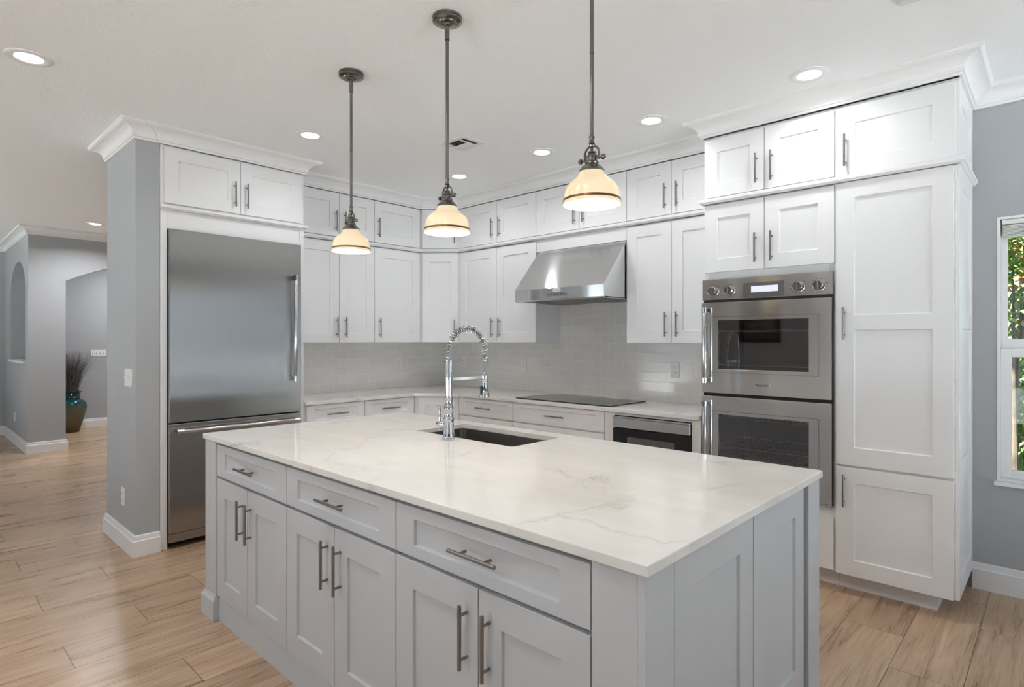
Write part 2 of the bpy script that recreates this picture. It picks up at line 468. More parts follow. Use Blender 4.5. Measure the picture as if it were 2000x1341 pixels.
for i in range(N):
    a = PY1 + (AY1 - PY1) * i / N; b_ = PY1 + (AY1 - PY1) * (i + 1) / N
    f_ = lambda y: 2.15 + .32 * (1 - ((y - 2.7) / 1.195) ** 2)
    za, zb = f_(a), f_(b_)
    quad((PX, a, za), (PX, b_, zb), (PX, b_, CEIL), (PX, a, CEIL))
    quad((PX - .25, b_, zb), (PX - .25, a, za), (PX - .25, a, CEIL), (PX - .25, b_, CEIL))
    quad((PX - .25, a, za), (PX - .25, b_, zb), (PX, b_, zb), (PX, a, za))
mb.box(PX - .25, PX, AY1, YW, 0, CEIL)
wall_hall = struct(mb.build('wall_hall', 'wall_paint'))
mb = MB(); mb.box(NX0 - .03, NX1 + .03, PY0 - .03, PY0 + ND, NS - .028, NS + .001)
mb.build('niche_sill', 'trim_paint', wall_hall, .004)
# tiles above the worktops
mb = MB(); mb.box(XW, XW + .006, 2.214, YW - .0005, .908, 1.372); mb.box(XW, -1.68, YW - .006, YW, .908, 1.9)
tiles = mb.build('tile_backsplash', 'glazed_tile', wall_back); tag(tiles, 'grey glazed subway tiles with pale grout')
# crown moulding, one run round the kitchen
def crown_profile(z0, z1, o):
    h = z1 - z0
    pr = [(0, z0), (.012, z0), (.014, z0 + .012), (.022, z0 + .014), (.022, z0 + .022)]
    for i in range(1, 9):
        a = PI / 2 * i / 8
        pr.append((.022 + (o - .034) * (1 - math.cos(a)), z0 + .022 + (h - .044) * math.sin(a)))
    pr += [(o - .006, z1 - .018), (o, z1 - .012), (o, z1), (0, z1)]
    return pr
YU, XU, YP, XF = 3.84, -4.62, 3.587, -4.30
CRB = 2.69
fp = [(-5.06, YW), (-5.06, 1.07), (-4.335, 1.07), (-4.335, 1.207), (-4.325, 1.207), (-4.325, 2.214), (XU, 2.214), (XU, 3.59), (-4.33, YU), (-1.68, YU), (-1.68, YP), (-.362, YP), (-.362, YW), (2.8, YW)]
mb = MB(); mb.sweep(fp, crown_profile(CRB, CEIL, .10))
struct(mb.build('trim_1', 'trim_paint', fix=True), 'white cove crown moulding round the kitchen')
mb = MB(); mb.sweep([(-11.35, -3.6), (-11.35, PY0), (PX, PY0), (PX, YW)], crown_profile(CRB + .005, CEIL, .10))
struct(mb.build('trim_2', 'trim_paint', fix=True), 'white crown moulding on the far hall pier')
# light rail between the two rows of cabinets
rail = [(0, 2.262), (.018, 2.262), (.024, 2.270), (.032, 2.272), (.032, 2.288), (.026, 2.293), (0, 2.293)]
mb = MB(); mb.sweep([(-4.335, 1.207), (-4.325, 1.207), (-4.325, 2.214), (XU + .001, 2.214), (XU + .001, 3.59), (-4.33, YU - .001), (-1.68, YU - .001), (-1.68, YP), (-.362, YP), (-.362, YW)][1:], [(o - .008, z) for o, z in rail])
struct(mb.build('trim_3', 'trim_paint', fix=True), 'slim white rail moulding between the cabinet rows')
# baseboards
def base_profile(h): return [(0, 0), (.022, 0), (.022, h - .035), (.014, h - .03), (.012, h - .004), (.008, h), (0, h)]
mb = MB(); mb.sweep([(-5.06, YW), (-5.06, 1.07), (-4.335, 1.07), (-4.335, 1.208)], base_profile(.135))
struct(mb.build('baseboard_left', 'trim_paint', fix=True))
mb = MB(); mb.sweep([(-.362, YW), (2.8, YW)], base_profile(.145))
struct(mb.build('baseboard_right', 'trim_paint', fix=True))
mb = MB(); mb.sweep([(-11.35, -3.6), (-11.35, PY0), (PX, PY0), (PX, PY1), (-11.35, PY1), (-11.35, YW)], base_profile(.135))
struct(mb.build('baseboard_hall', 'trim_paint', fix=True))

# window with the garden behind it
w1 = thing('window_1', None, None, (0, 0, 0)); struct(w1, 'white single-hung window at the right')
mb = MB()
def ring(mb, x0, x1, z0, z1, w, y0, y1):
    mb.box(x0, x0 + w, y0, y1, z0, z1); mb.box(x1 - w, x1, y0, y1, z0, z1)
    mb.box(x0 + w, x1 - w, y0, y1, z0, z0 + w); mb.box(x0 + w, x1 - w, y0, y1, z1 - w, z1)
ring(mb, WX0, WX1, WZ0, WZ1, .014, YW - .004, YW + .15)
mb.build('window_frame', 'trim_paint', w1, .002)
mb = MB(); ring(mb, WX0 + .014, WX1 - .014, 1.33, WZ1 - .014, .028, YW + .075, YW + .105)
mb.box(WX0 + .014, WX1 - .014, YW + .07, YW + .105, 1.335, 1.398)
mb.build('upper_sash', 'trim_paint', w1, .002)
mb = MB(); ring(mb, WX0 + .014, WX1 - .014, WZ0 + .014, 1.345, .046, YW + .035, YW + .07)
mb.build('lower_sash', 'trim_paint', w1, .002)
mb = MB(); mb.box(WX0 + .04, WX1 - .04, YW + .088, YW + .092, 1.39, WZ1 - .04); mb.build('upper_pane', 'window_glass', w1)
mb = MB(); mb.box(WX0 + .05, WX1 - .05, YW + .05, YW + .054, WZ0 + .055, 1.33); mb.build('lower_pane', 'window_glass', w1)
mb = MB(); mb.box(WX0 - .012, WX1 + .012, YW - .03, YW + .02, WZ0 - .022, WZ0); mb.build('window_sill', 'trim_paint', w1, .004)
bl = thing('window_blind', 'raised white slatted blind at the top of the garden window', 'blind', (WX0 + .02, YW + .012, 1.955))
mb = MB(); mb.box(0, .83, 0, .05, .075, .10); mb.build('head_rail', 'vent_white', bl, .002)
mb = MB()
for i in range(9): mb.box(.004, .826, .002, .05, .004 + i * .0075, .0085 + i * .0075)
mb.build('slats', 'vent_white', bl)
# unseen patio door right of the camera, added to bring in side daylight
d1 = thing('door_1', None, None, (0, 0, 0)); struct(d1, 'white framed sliding patio door added out of view for daylight')
mb = MB()
for y0, y1 in [(DY0 + 1.6 * k, DY0 + 1.6 * k + 1.6) for k in range(2)]:
    mb.box(2.84, 2.90, y0, y0 + .06, 0, DZ1); mb.box(2.84, 2.90, y1 - .06, y1, 0, DZ1)
    mb.box(2.84, 2.90, y0 + .06, y1 - .06, 0, .08); mb.box(2.84, 2.90, y0 + .06, y1 - .06, DZ1 - .06, DZ1)
mb.build('door_frame', 'trim_paint', d1)
mb = MB()
for y0, y1 in [(DY0 + 1.6 * k, DY0 + 1.6 * k + 1.6) for k in range(2)]: mb.box(2.868, 2.872, y0 + .06, y1 - .06, .08, DZ1 - .06)
mb.build('door_glass', 'window_glass', d1)
for nm, (a, b_) in zip(('door_2', 'door_3'), FO):  # unseen doors, added so daylight reaches the hall and ceiling
    d = thing(nm, None, None, (0, 0, 0)); struct(d, 'white framed sliding glass doors added unseen behind the camera for daylight')
    mb = MB(); m2 = MB(); w_ = (b_ - a) / 3
    for k in range(3):
        x0, x1 = a + k * w_, a + (k + 1) * w_
        mb.box(x0, x0 + .06, -3.70, -3.64, 0, 2.4); mb.box(x1 - .06, x1, -3.70, -3.64, 0, 2.4)
        mb.box(x0 + .06, x1 - .06, -3.70, -3.64, 0, .08); mb.box(x0 + .06, x1 - .06, -3.70, -3.64, 2.34, 2.4)
        m2.box(x0 + .06, x1 - .06, -3.672, -3.668, .08, 2.34)
    mb.build('door_frame', 'trim_paint', d); m2.build('door_glass', 'window_glass', d)

# ------------------------------------------------------------------ cabinets
def pull(parent, cx, cz, vertical, yf, length=.178, name='handle'):
    mb = MB(); h = length / 2; r = .0058; yo = yf - .030
    if vertical:
        mb.lathe([(r * .8, cz - h), (r, cz - h + .0012), (r, cz + h - .0012), (r * .8, cz + h)], (cx, yo, 0), 14)
        for s_ in (-1, 1): mb.tube([(cx, yf, cz + s_ * (h - .028)), (cx, yo, cz + s_ * (h - .028))], .0045, 10)
    else:
        mb.lathe([(r * .8, cx - h), (r, cx - h + .0012), (r, cx + h - .0012), (r * .8, cx + h)], (0, yo, cz), 14, 'x')
        for s_ in (-1, 1): mb.tube([(cx + s_ * (h - .045), yf, cz), (cx + s_ * (h - .045), yo, cz)], .0045, 10)
    o = mb.build(name, 'pull_metal', parent); tag(o, 'dark metal bar handle'); return o
class Run:
    """one cabinet unit; a = coordinate along its front, z = height, both measured in the room"""
    def __init__(s, name, label, origin, rz, a0, a1, z0, z1, depth, cat='cabinet', group=None, body=True, ins=.0, mat='cabinet_paint'):
        s.mat = mat
        s.o = thing(name, label, cat, (origin[0] + math.cos(rz) * a0, origin[1] + math.sin(rz) * a0, z0), rz, group)
        s.a0 = a0; s.z0 = z0; s.w = a1 - a0
        if body:
            mb = MB(); mb.box(ins, a1 - a0 - ins, .0005, depth, 0, z1 - z0); mb.build('body', mat, s.o, .001)
    def front(s, kind, a0, a1, z0, z1, handle=None, panels=None, st=.085, strail=None, length=.178):
        A = lambda a: a - s.a0; Z = lambda z: z - s.z0
        if panels is None:
            sr = strail or st
            panels = [(a0 + st, a1 - st, z0 + sr, z1 - sr)]
        if panels: panels = [(A(p[0]), A(p[1]), Z(p[2]), Z(p[3])) for p in panels]
        mb = MB()
        if panels: mb.shaker(A(a0), A(a1), Z(z0), Z(z1), panels)
        else: mb.box(A(a0), A(a1), -.02, 0, Z(z0), Z(z1))
        d = mb.build(kind, s.mat, s.o, .0015)
        if handle:
            how, ha, hz = handle
            pull(d, A(ha), Z(hz), how == 'v', -.02, length)
        return d
R90 = PI / 2
g = .002
UPZ0, UPZ1 = 2.2935, 2.69      # upper row body
LOZ0, LOZ1 = 1.372, 2.262
HT, HL = 2.437, 1.508          # handle heights
oA = (XU - .02, 0)             # body front plane of the fridge-wall uppers
# --- fridge wall, rotated 90 degrees: a = room y
c = Run('wall_cabinet', 'tall white two-door wall cabinet beside the refrigerator, over the tiles', oA, R90, 2.216, 3.054, LOZ0, LOZ1, .322, 'wall cabinet', 'wall cabinets above the worktop')
c.front('door', 2.246, 2.691 - g, 1.374, 2.252, ('v', 2.662, HL)); c.front('door', 2.691 + g, 3.054 - g, 1.374, 2.252, ('v', 2.748, HL))
c = Run('wall_cabinet', 'narrow white single-door wall cabinet left of the angled corner cabinet', oA, R90, 3.054, 3.59, LOZ0, LOZ1, .322, 'wall cabinet', 'wall cabinets above the worktop')
c.front('door', 3.054 + g, 3.575, 1.374, 2.252, ('v', 3.105, HL))
c = Run('upper_cabinet', 'small white two-door top cabinet next to the cabinet over the refrigerator', oA, R90, 2.216, 3.054, UPZ0, UPZ1, .322, 'top cabinet', 'top row cabinets under the ceiling')
c.front('door', 2.246, 2.691 - g, 2.302, 2.685, ('v', 2.655, HT)); c.front('door', 2.691 + g, 3.054 - g, 2.302, 2.685, ('v', 2.741, HT))
c = Run('upper_cabinet', 'small white single-door top cabinet left of the angled corner one', oA, R90, 3.054, 3.59, UPZ0, UPZ1, .322, 'top cabinet', 'top row cabinets under the ceiling')
c.front('door', 3.054 + g, 3.575, 2.302, 2.685, ('v', 3.095, HT))
# --- the diagonal corner
dx, dy = -4.33 - XU, YU - 3.59
DA = math.atan2(dy, dx); DL = math.hypot(dx, dy)
def corner_unit(name, label, p0, ang, length, z0, z1, poly, cat, group):
    o = thing(name, label, cat, (p0[0], p0[1], z0), ang, group)
    ca, sa = math.cos(-ang), math.sin(-ang)
    loc = [((x - p0[0]) * ca - (y - p0[1]) * sa, (x - p0[0]) * sa + (y - p0[1]) * ca) for x, y in poly]
    mb = MB(); mb.prism(loc, 0, z1 - z0); mb.build('body', 'cabinet_paint', o, .001, fix=True)
    return o
nx, ny = -math.sin(DA) * .02, math.cos(DA) * .02
pA = (XU + nx * .6, 3.59 + ny * .6); pB = (-4.33 + nx * .6, YU + ny * .6)
polyc = [(XU - .02, 3.5905), pA, pB, (-4.3295, YU + .02), (-4.3295, YW - .008), (XW + .008, YW - .008), (XW + .008, 3.5905)]
for nm, lab, z0, z1, dz0, dz1, hz, cat, gr in (
        ('wall_cabinet', 'angled white wall cabinet with one door in the corner above the worktop', LOZ0, LOZ1, 1.374, 2.252, HL, 'wall cabinet', 'wall cabinets above the worktop'),
        ('upper_cabinet', 'angled white top cabinet in the corner, half hidden by the middle pendant', UPZ0, UPZ1, 2.302, 2.685, HT, 'top cabinet', 'top row cabinets under the ceiling')):
    o = corner_unit(nm, lab, (XU, 3.59), DA, DL, z0, z1, polyc, cat, gr)
    mb = MB(); mb.shaker(.012, DL - .014, dz0 - z0, dz1 - z0, [(.085, DL - .085, dz0 - z0 + .085, dz1 - z0 - .085)], -.008, .012)
    d = mb.build('door', 'cabinet_paint', o, .0015); pull(d, DL - .045, hz - z0, True, -.008)
# --- hood wall, unrotated: a = room x
oB = (0, YU + .02)
c = Run('wall_cabinet', 'white two-door wall cabinet left of the range hood', oB, 0, -4.329, -3.33, LOZ0, LOZ1, .318, 'wall cabinet', 'wall cabinets above the worktop')
c.front('door', -4.318, -3.815 - g, 1.374, 2.252, ('v', -3.862, HL)); c.front('door', -3.815 + g, -3.333, 1.374, 2.252, ('v', -3.766, HL))
c = Run('wall_cabinet', 'white two-door wall cabinet right of the range hood, beside the oven tower', oB, 0, -2.415, -1.682, LOZ0, LOZ1, .318, 'wall cabinet', 'wall cabinets above the worktop')
c.front('door', -2.411, -2.04 - g, 1.374, 2.252, ('v', -2.082, HL)); c.front('door', -2.04 + g, -1.69, 1.374, 2.252, ('v', -1.994, HL))
c = Run('upper_cabinet', 'white two-door top cabinet just right of the angled corner top cabinet', oB, 0, -4.329, -3.33, UPZ0, UPZ1, .318, 'top cabinet', 'top row cabinets under the ceiling')
c.front('door', -4.318, -3.815 - g, 2.302, 2.685, ('v', -3.862, HT)); c.front('door', -3.815 + g, -3.333, 2.302, 2.685, ('v', -3.766, HT))
c = Run('upper_cabinet', 'white two-door top cabinet directly above the range hood', oB, 0, -3.33, -2.415, UPZ0, UPZ1, .318, 'top cabinet', 'top row cabinets under the ceiling')
c.front('door', -3.327, -2.862 - g, 2.302, 2.685, ('v', -2.905, HT)); c.front('door', -2.862 + g, -2.418, 2.302, 2.685, ('v', -2.815, HT))
mb = MB(); mb.box(.002, .913, -.012, .318, 2.158 - UPZ0, 2.262 - UPZ0); mb.build('hood_filler_panel', 'cabinet_paint', c.o, .001)
c = Run('upper_cabinet', 'white two-door top cabinet right of the one over the hood, against the oven tower', oB, 0, -2.415, -1.682, UPZ0, UPZ1, .318, 'top cabinet', 'top row cabinets under the ceiling')
c.front('door', -2.411, -2.04 - g, 2.302, 2.685, ('v', -2.085, HT)); c.front('door', -2.04 + g, -1.69, 2.302, 2.685, ('v', -1.994, HT))
# --- cabinet over the refrigerator and the surround
oF = (-4.335, 0)
c = Run('upper_cabinet', 'wide white two-door top cabinet above the steel refrigerator', oF, R90, 1.2095, 2.2135, UPZ0, UPZ1, .62, 'top cabinet', 'top row cabinets under the ceiling')
c.front('door', 1.230, 1.7215 - g, 2.304, 2.678, ('v', 1.68, HT)); c.front('door', 1.7215 + g, 2.192, 2.304, 2.678, ('v', 1.766, HT))
t0 = thing('refrigerator_surround', 'plain white panels framing the steel refrigerator', 'surround panel', (-4.332, 1.21, 0), R90)
mb = MB(); mb.box(0, .042, 0, .62, 0, 2.262); mb.build('side_panel', 'cabinet_paint', t0, .002)
mb = MB(); mb.box(.968, 1.0035, 0, .62, 0, 2.262); mb.build('side_panel', 'cabinet_paint', t0, .002)
mb = MB(); mb.box(.0425, .9675, .004, .62, 2.138, 2.262); mb.build('top_panel', 'cabinet_paint', t0, .001)
# --- oven tower
oT = (0, YP + .02)
TG = 'cabinets of the tall oven and pantry block'
c = Run('oven_tower', 'tall white cabinet housing the double oven, two small doors above and a drawer below', oT, 0, -1.68, -.9115, .105, 2.262, .57, 'tall cabinet', TG, body=False)
H = lambda z: z - .105
mb = MB(); mb.box(0, .03, 0, .57, 0, H(2.262)); mb.box(.7385, .7675, 0, .57, 0, H(2.262)); mb.box(.03, .7385, 0, .57, H(1.779), H(2.262)); mb.box(.03, .7385, 0, .57, 0, H(.466)); mb.box(.03, .7385, .55, .57, H(.466), H(1.779))
mb.build('body', 'cabinet_paint', c.o, .001)
c.front('door', -1.672, -1.2965 - g, 1.824, 2.252, ('v', -1.345, 1.953)); c.front('door', -1.2965 + g, -.917, 1.824, 2.252, ('v', -1.252, 1.953))
c.front('drawer', -1.672, -.9205, .113, .397, None, panels=[])
mb = MB(); mb.box(.0, .7675, .08, .5, -.105, -.0005); mb.build('toe_kick', 'cabinet_paint', c.o)
c = Run('upper_cabinet', 'white two-door top cabinet above the double oven tower', oT, 0, -1.68, -.9115, UPZ0, UPZ1, .57, 'top cabinet', 'top row cabinets under the ceiling')
c.front('door', -1.672, -1.2965 - g, 2.302, 2.672, ('v', -1.341, 2.431)); c.front('door', -1.2965 + g, -.917, 2.302, 2.672, ('v', -1.252, 2.431))
# --- pantry
def side_panels(o, x, zlist, y0=0.02, y1=.57):
    mb = MB()
    mb.shaker(y0, y1, zlist[0][0], zlist[0][1], [(y0 + .1, y1 - .07, a, b_) for a, b_ in zlist[1:]], 0, .018)
    vs = [(x - y, a, z) for a, y, z in [(p[0], p[1], p[2]) for p in mb.v]]
    m2 = MB(); m2.v = vs; m2.f = mb.f; m2.sm = mb.sm
    return m2.build('end_panel', 'cabinet_paint', o, .0015)
c = Run('pantry_cabinet', 'tall white pantry cabinet with a long door over a short one, beside the window wall', oT, 0, -.911, -.381, .105, 2.262, .57, 'tall cabinet', TG)
c.front('door', -.909, -.383, .708, 2.258, ('v', -.866, 1.484), [(-.8187, -.4705, 1.529, 2.172), (-.8187, -.4705, .806, 1.448)])
c.front('door', -.909, -.383, .105, .695, ('v', -.866, .570), [(-.8187, -.4705, .192, .6115)])
side_panels(c.o, .549, [(0, 2.262 - .105), (.09, .55), (.68, 1.345), (1.425, 2.06)], .0, .578)
mb = MB(); mb.box(.0, .45, .08, .5, -.105, -.0005); mb.build('toe_kick', 'cabinet_paint', c.o)
c = Run('upper_cabinet', 'white single-door top cabinet above the tall pantry', oT, 0, -.911, -.381, UPZ0, UPZ1, .57, 'top cabinet', 'top row cabinets under the ceiling')
c.front('door', -.909, -.378, 2.298, 2.672, ('v', -.860, 2.431), [(-.8138, -.4695, 2.384, 2.579)])
side_panels(c.o, .549, [(0, UPZ1 - UPZ0), (.09, .29)], .0, .578)

# --- base cabinets along the two walls
CT = .908
BG = 'base cabinets under the wall worktop'
oBA = (-4.35, 0); oBB = (0, 3.57)
BH = .878
def base_unit(label, o, rz, a0, a1, fronts):
    c = Run('base_cabinet', label, o, rz, a0, a1, .1, BH, .59, 'base cabinet', BG)
    mb = MB(); mb.box(0, a1 - a0, .06, .5, -.1, -.0005); mb.build('toe_kick', 'cabinet_paint', c.o)
    for f in fronts: c.front(*f[:-1], **f[-1])
    return c
dr = dict(st=.07, strail=.035, length=.19)
base_unit('white base cabinet with one drawer nearest the refrigerator', oBA, R90, 2.216, 2.765, [
    ('drawer', 2.236, 2.763, .718, .874, ('h', 2.497, .796), dr), ('door', 2.236, 2.763, .105, .706, ('v', 2.72, .566), {})])
base_unit('white base cabinet with one drawer left of the corner base cabinet', oBA, R90, 2.765, 3.30, [
    ('drawer', 2.768, 3.285, .718, .874, ('h', 3.02, .796), dr), ('door', 2.768, 3.285, .105, .706, ('v', 2.81, .566), {})])
q0 = (-4.35 + .014, 3.3035); q1 = (-4.02, 3.57 - .014 + .0)
BA = math.atan2(q1[1] - q0[1], q1[0] - q0[0]); BL = math.hypot(q1[0] - q0[0], q1[1] - q0[1])
o = corner_unit('base_cabinet', 'angled white base cabinet in the corner behind the faucet', q0, BA, BL, .1, BH,
                [(-4.35, 3.3005), q0, q1, (-4.0185, 3.57), (-4.0185, YW - .01), (XW + .01, YW - .01), (XW + .01, 3.3005)], 'base cabinet', BG)
mb = MB(); mb.shaker(.035, BL - .035, .008, .774, [(.1, BL - .1, .09, .70)], -.02, -.0005); mb.build('door', 'cabinet_paint', o, .0015)
base_unit('white base cabinet with a drawer over two doors, left of the cooktop', oBB, 0, -4.017, -3.333, [
    ('drawer', -4.008, -3.336, .720, .874, ('h', -3.67, .797), dr), ('door', -4.008, -3.67 - g, .105, .708, ('v', -3.71, .566), {}), ('door', -3.67 + g, -3.336, .105, .708, ('v', -3.63, .566), {})])
base_unit('wide white base cabinet of drawers under the black cooktop', oBB, 0, -3.332, -2.415, [
    ('drawer', -3.328, -2.42, .720, .874, ('h', -2.872, .797), dr), ('drawer', -3.328, -2.42, .415, .708, ('h', -2.872, .6), dict(st=.085, length=.19)), ('drawer', -3.328, -2.42, .105, .405, ('h', -2.872, .3), dict(st=.085, length=.19))])
c = Run('base_cabinet', 'plain white base cabinet holding the microwave drawer', oBB, 0, -2.414, -1.682, .1, BH, .59, 'base cabinet', BG, body=False)
mb = MB(); mb.box(0, .078, -.018, .59, 0, BH - .1); mb.box(.672, .732, -.018, .59, 0, BH - .1); mb.box(.0785, .6715, -.018, .59, .758, BH - .1); mb.box(.0785, .6715, -.018, .59, 0, .33); mb.box(.0785, .6715, .56, .59, .33, .758)
mb.build('body', 'cabinet_paint', c.o, .001)
mb = MB(); mb.box(0, .732, .06, .5, -.1, -.0005); mb.build('toe_kick', 'cabinet_paint', c.o)

# --- worktop along the walls
def build_slab(name, outer, hole, z0, z1, mat, bev):
    bm = bmesh.new()
    vo = [bm.verts.new((x, y, z1)) for x, y in outer]; es = [bm.edges.new((vo[i], vo[(i + 1) % len(vo)])) for i in range(len(vo))]
    if hole:
        vh = [bm.verts.new((x, y, z1)) for x, y in hole]; es += [bm.edges.new((vh[i], vh[(i + 1) % len(vh)])) for i in range(len(vh))]
    bmesh.ops.triangle_fill(bm, edges=es, use_beauty=True, use_dissolve=False)
    top = list(bm.faces)
    r = bmesh.ops.extrude_face_region(bm, geom=top)
    for v_ in [e for e in r['geom'] if isinstance(e, bmesh.types.BMVert)]: v_.co.z = z0
    bmesh.ops.recalc_face_normals(bm, faces=bm.faces)
    me = bpy.data.meshes.new(name); bm.to_mesh(me); bm.free()
    me.materials.append(M[mat])
    o = bpy.data.objects.new(name, me); COL.objects.link(o)
    bv = o.modifiers.new('bevel', 'BEVEL'); bv.width = bev; bv.segments = 2; bv.limit_method = 'ANGLE'; bv.angle_limit = math.radians(50)
    return o
o = build_slab('wall_worktop', [(XW + .007, 2.2145), (-4.31, 2.2145), (-4.31, 3.275), (-3.985, 3.53), (-1.6825, 3.53), (-1.6825, YW - .007), (XW + .007, YW - .007)], None, .8785, CT, 'quartz', .003)
tag(o, 'pale quartz worktop running round the corner under the tiles', 'worktop')
# --- cooktop
ck = thing('cooktop', 'flat black glass cooktop set in the worktop under the range hood', 'cooktop', (-3.31, 3.56, CT))
mb = MB(); mb.box(0, .935, 0, .50, .0005, .008); mb.build('glass_top', 'black_glass', ck, .002)
mb = MB()
for cx, cy, r in ((.19, .13, .08), (.19, .36, .10), (.47, .25, .13), (.74, .13, .10), (.74, .37, .08)):
    mb.lathe([(r, .0081), (r + .002, .0083), (r + .004, .0081)], (cx, cy, 0), 40, cap=False)
mb.build('burner_ring', 'grey_plastic', ck)
mb = MB(); ring(mb, -.003, .938, 0, .01, .003, -.003, .0)
# --- microwave drawer
mw = thing('microwave_drawer', 'built-in steel and black glass microwave drawer under the right end of the worktop', 'microwave', (-2.334, 3.552, .43))
mb = MB(); mb.box(0, .59, .001, .5, .004, .425); mb.build('body', 'dark_void', mw)
mb = MB(); mb.box(.002, .588, -.022, 0, .345, .412); mb.build('control_strip', 'brushed_steel', mw, .002)
mb = MB(); mb.box(0, .59, -.03, 0, .4135, .424); mb.build('top_lip', 'polished_steel', mw, .002)
d = MB().box(.002, .588, -.022, 0, .006, .338).build('drawer_front', 'black_glass', mw, .002)
MB().box(.12, .48, -.0235, -.0225, .10, .285).build('window', 'smoked_glass', d)
MB().box(.37, .375, -.0235, -.0225, .008, .336).build('seam', 'dark_void', d)
# --- range hood
hd = thing('range_hood', 'sloped stainless steel range hood above the cooktop', 'range hood', (-3.305, YW - .009, 1.707))
D0, HW = -.625, .885
prof = [(0, 0), (D0, 0), (D0 - .006, .006), (D0 - .008, .095), (D0, .108), (-.325, .451), (0, .451)]
mb = MB(); n = len(prof)
vs = [(0, y, z) for y, z in prof] + [(HW, y, z) for y, z in prof]
fs = [list(range(n)), list(range(n, 2 * n))[::-1]] + [(i, i + n, (i + 1) % n + n, (i + 1) % n) for i in range(1, n)]
mb.add(vs, fs)
mb.box(.0, HW, D0, D0 + .03, .0, .012); mb.box(0, HW, -.03, 0, 0, .012); mb.box(0, .03, D0, 0, 0, .012); mb.box(HW - .03, HW, D0, 0, 0, .012)
mb.build('hood_shell', 'brushed_steel', hd, .003, fix=True)
mb = MB()
for i in range(15): mb.box(.05 + i * .053, .05 + i * .053 + .03, D0 + .04, -.05, .004, .022)
mb.build('baffle_filter', 'pull_metal', hd, .004)
MB().box(.031, HW - .031, D0 + .031, -.031, .03, .034).build('filter_cavity', 'dark_void', hd)
cp = MB().box(.345, .545, D0 - .0105, D0 - .006, .03, .06).build('control_strip', 'panel_grey', hd, .001)
mb = MB()
for i in range(6): mb.box(.36 + i * .03, .375 + i * .03, D0 - .0112, D0 - .0104, .042, .048)
mb.build('button', 'ink', cp)
bd = MB().lathe([(.001, -.003), (.04, -.003), (.042, 0)], (.445, D0 - .0075, .078), 28, 'y').build('badge', 'white_plastic', hd)
for v_ in bd.data.vertices: v_.co.z = .078 + (v_.co.z - .078) * .34
def word(txt, size, loc, rot, mat, parent, name='badge_lettering', depth=.0004):
    cu = bpy.data.curves.new(name, 'FONT'); cu.body = txt; cu.size = size; cu.align_x = 'CENTER'; cu.align_y = 'CENTER'; cu.extrude = depth
    cu.materials.append(M[mat]); tmp = bpy.data.objects.new(name, cu); COL.objects.link(tmp)
    bpy.context.view_layer.update()
    me = bpy.data.meshes.new_from_object(tmp.evaluated_get(bpy.context.evaluated_depsgraph_get()))
    bpy.data.objects.remove(tmp); bpy.data.curves.remove(cu)
    o = bpy.data.objects.new(name, me); COL.objects.link(o)
    o.parent = parent; o.location = loc; o.rotation_euler = rot; return o
word('Thermador', .0155, (.445, D0 - .011, .078), (PI / 2, 0, 0), 'ink', bd)

# --- double oven
ov = thing('double_oven', 'stainless steel double wall oven in the white tower', 'oven', (-1.676, YP, .469))
Z0 = .469; OW = .757
mb = MB(); mb.box(.028, .728, .012, .53, .002, 1.30)
mb.build('body', 'dark_void', ov)
tr_ = MB().box(0.002, OW - .002, -.002, .012, .0, 1.3065).build('trim_plate', 'dark_void', ov)
pn = MB().box(0, OW, -.024, -.0025, 1.178, 1.3075).build('control_panel', 'brushed_steel', ov, .002)
sc = MB().box(.264, .500, -.026, -.024, 1.183, 1.272).build('display', 'display_panel', pn, .001)
MB().box(.312, .468, -.0268, -.026, 1.213, 1.250).build('screen', 'display_glow', pn)
mb = MB()
for i in range(6): mb.box(.285 + i * .035, .298 + i * .035, -.0264, -.026, 1.196, 1.1985)
tag(mb.build('display_marks', 'ink', pn), kind='stuff')
for cx in (.074, .178, .580, .688):
    kn = MB().lathe([(.001, -.056), (.024, -.056), (.027, -.052), (.029, -.034), (.031, -.028), (.031, -.024)], (cx, 0, 1.232), 28, 'y').build('knob', 'chrome', pn)
    MB().box(cx - .0025, cx + .0025, -.0595, -.055, 1.207, 1.257).build('pointer', 'polished_steel', kn, .001)
mb = MB()
for cx in (.074, .178, .580, .688):
    for i in range(12):
        a = 2 * PI * i / 12 + .26; ln = .012 if i % 2 else .018
        x, z = cx + .041 * math.cos(a), 1.232 + .038 * math.sin(a)
        mb.box(x - ln / 2, x + ln / 2, -.0245, -.024, z - .0011, z + .0011)
tag(mb.build('dial_marks', 'ink', pn), kind='stuff')
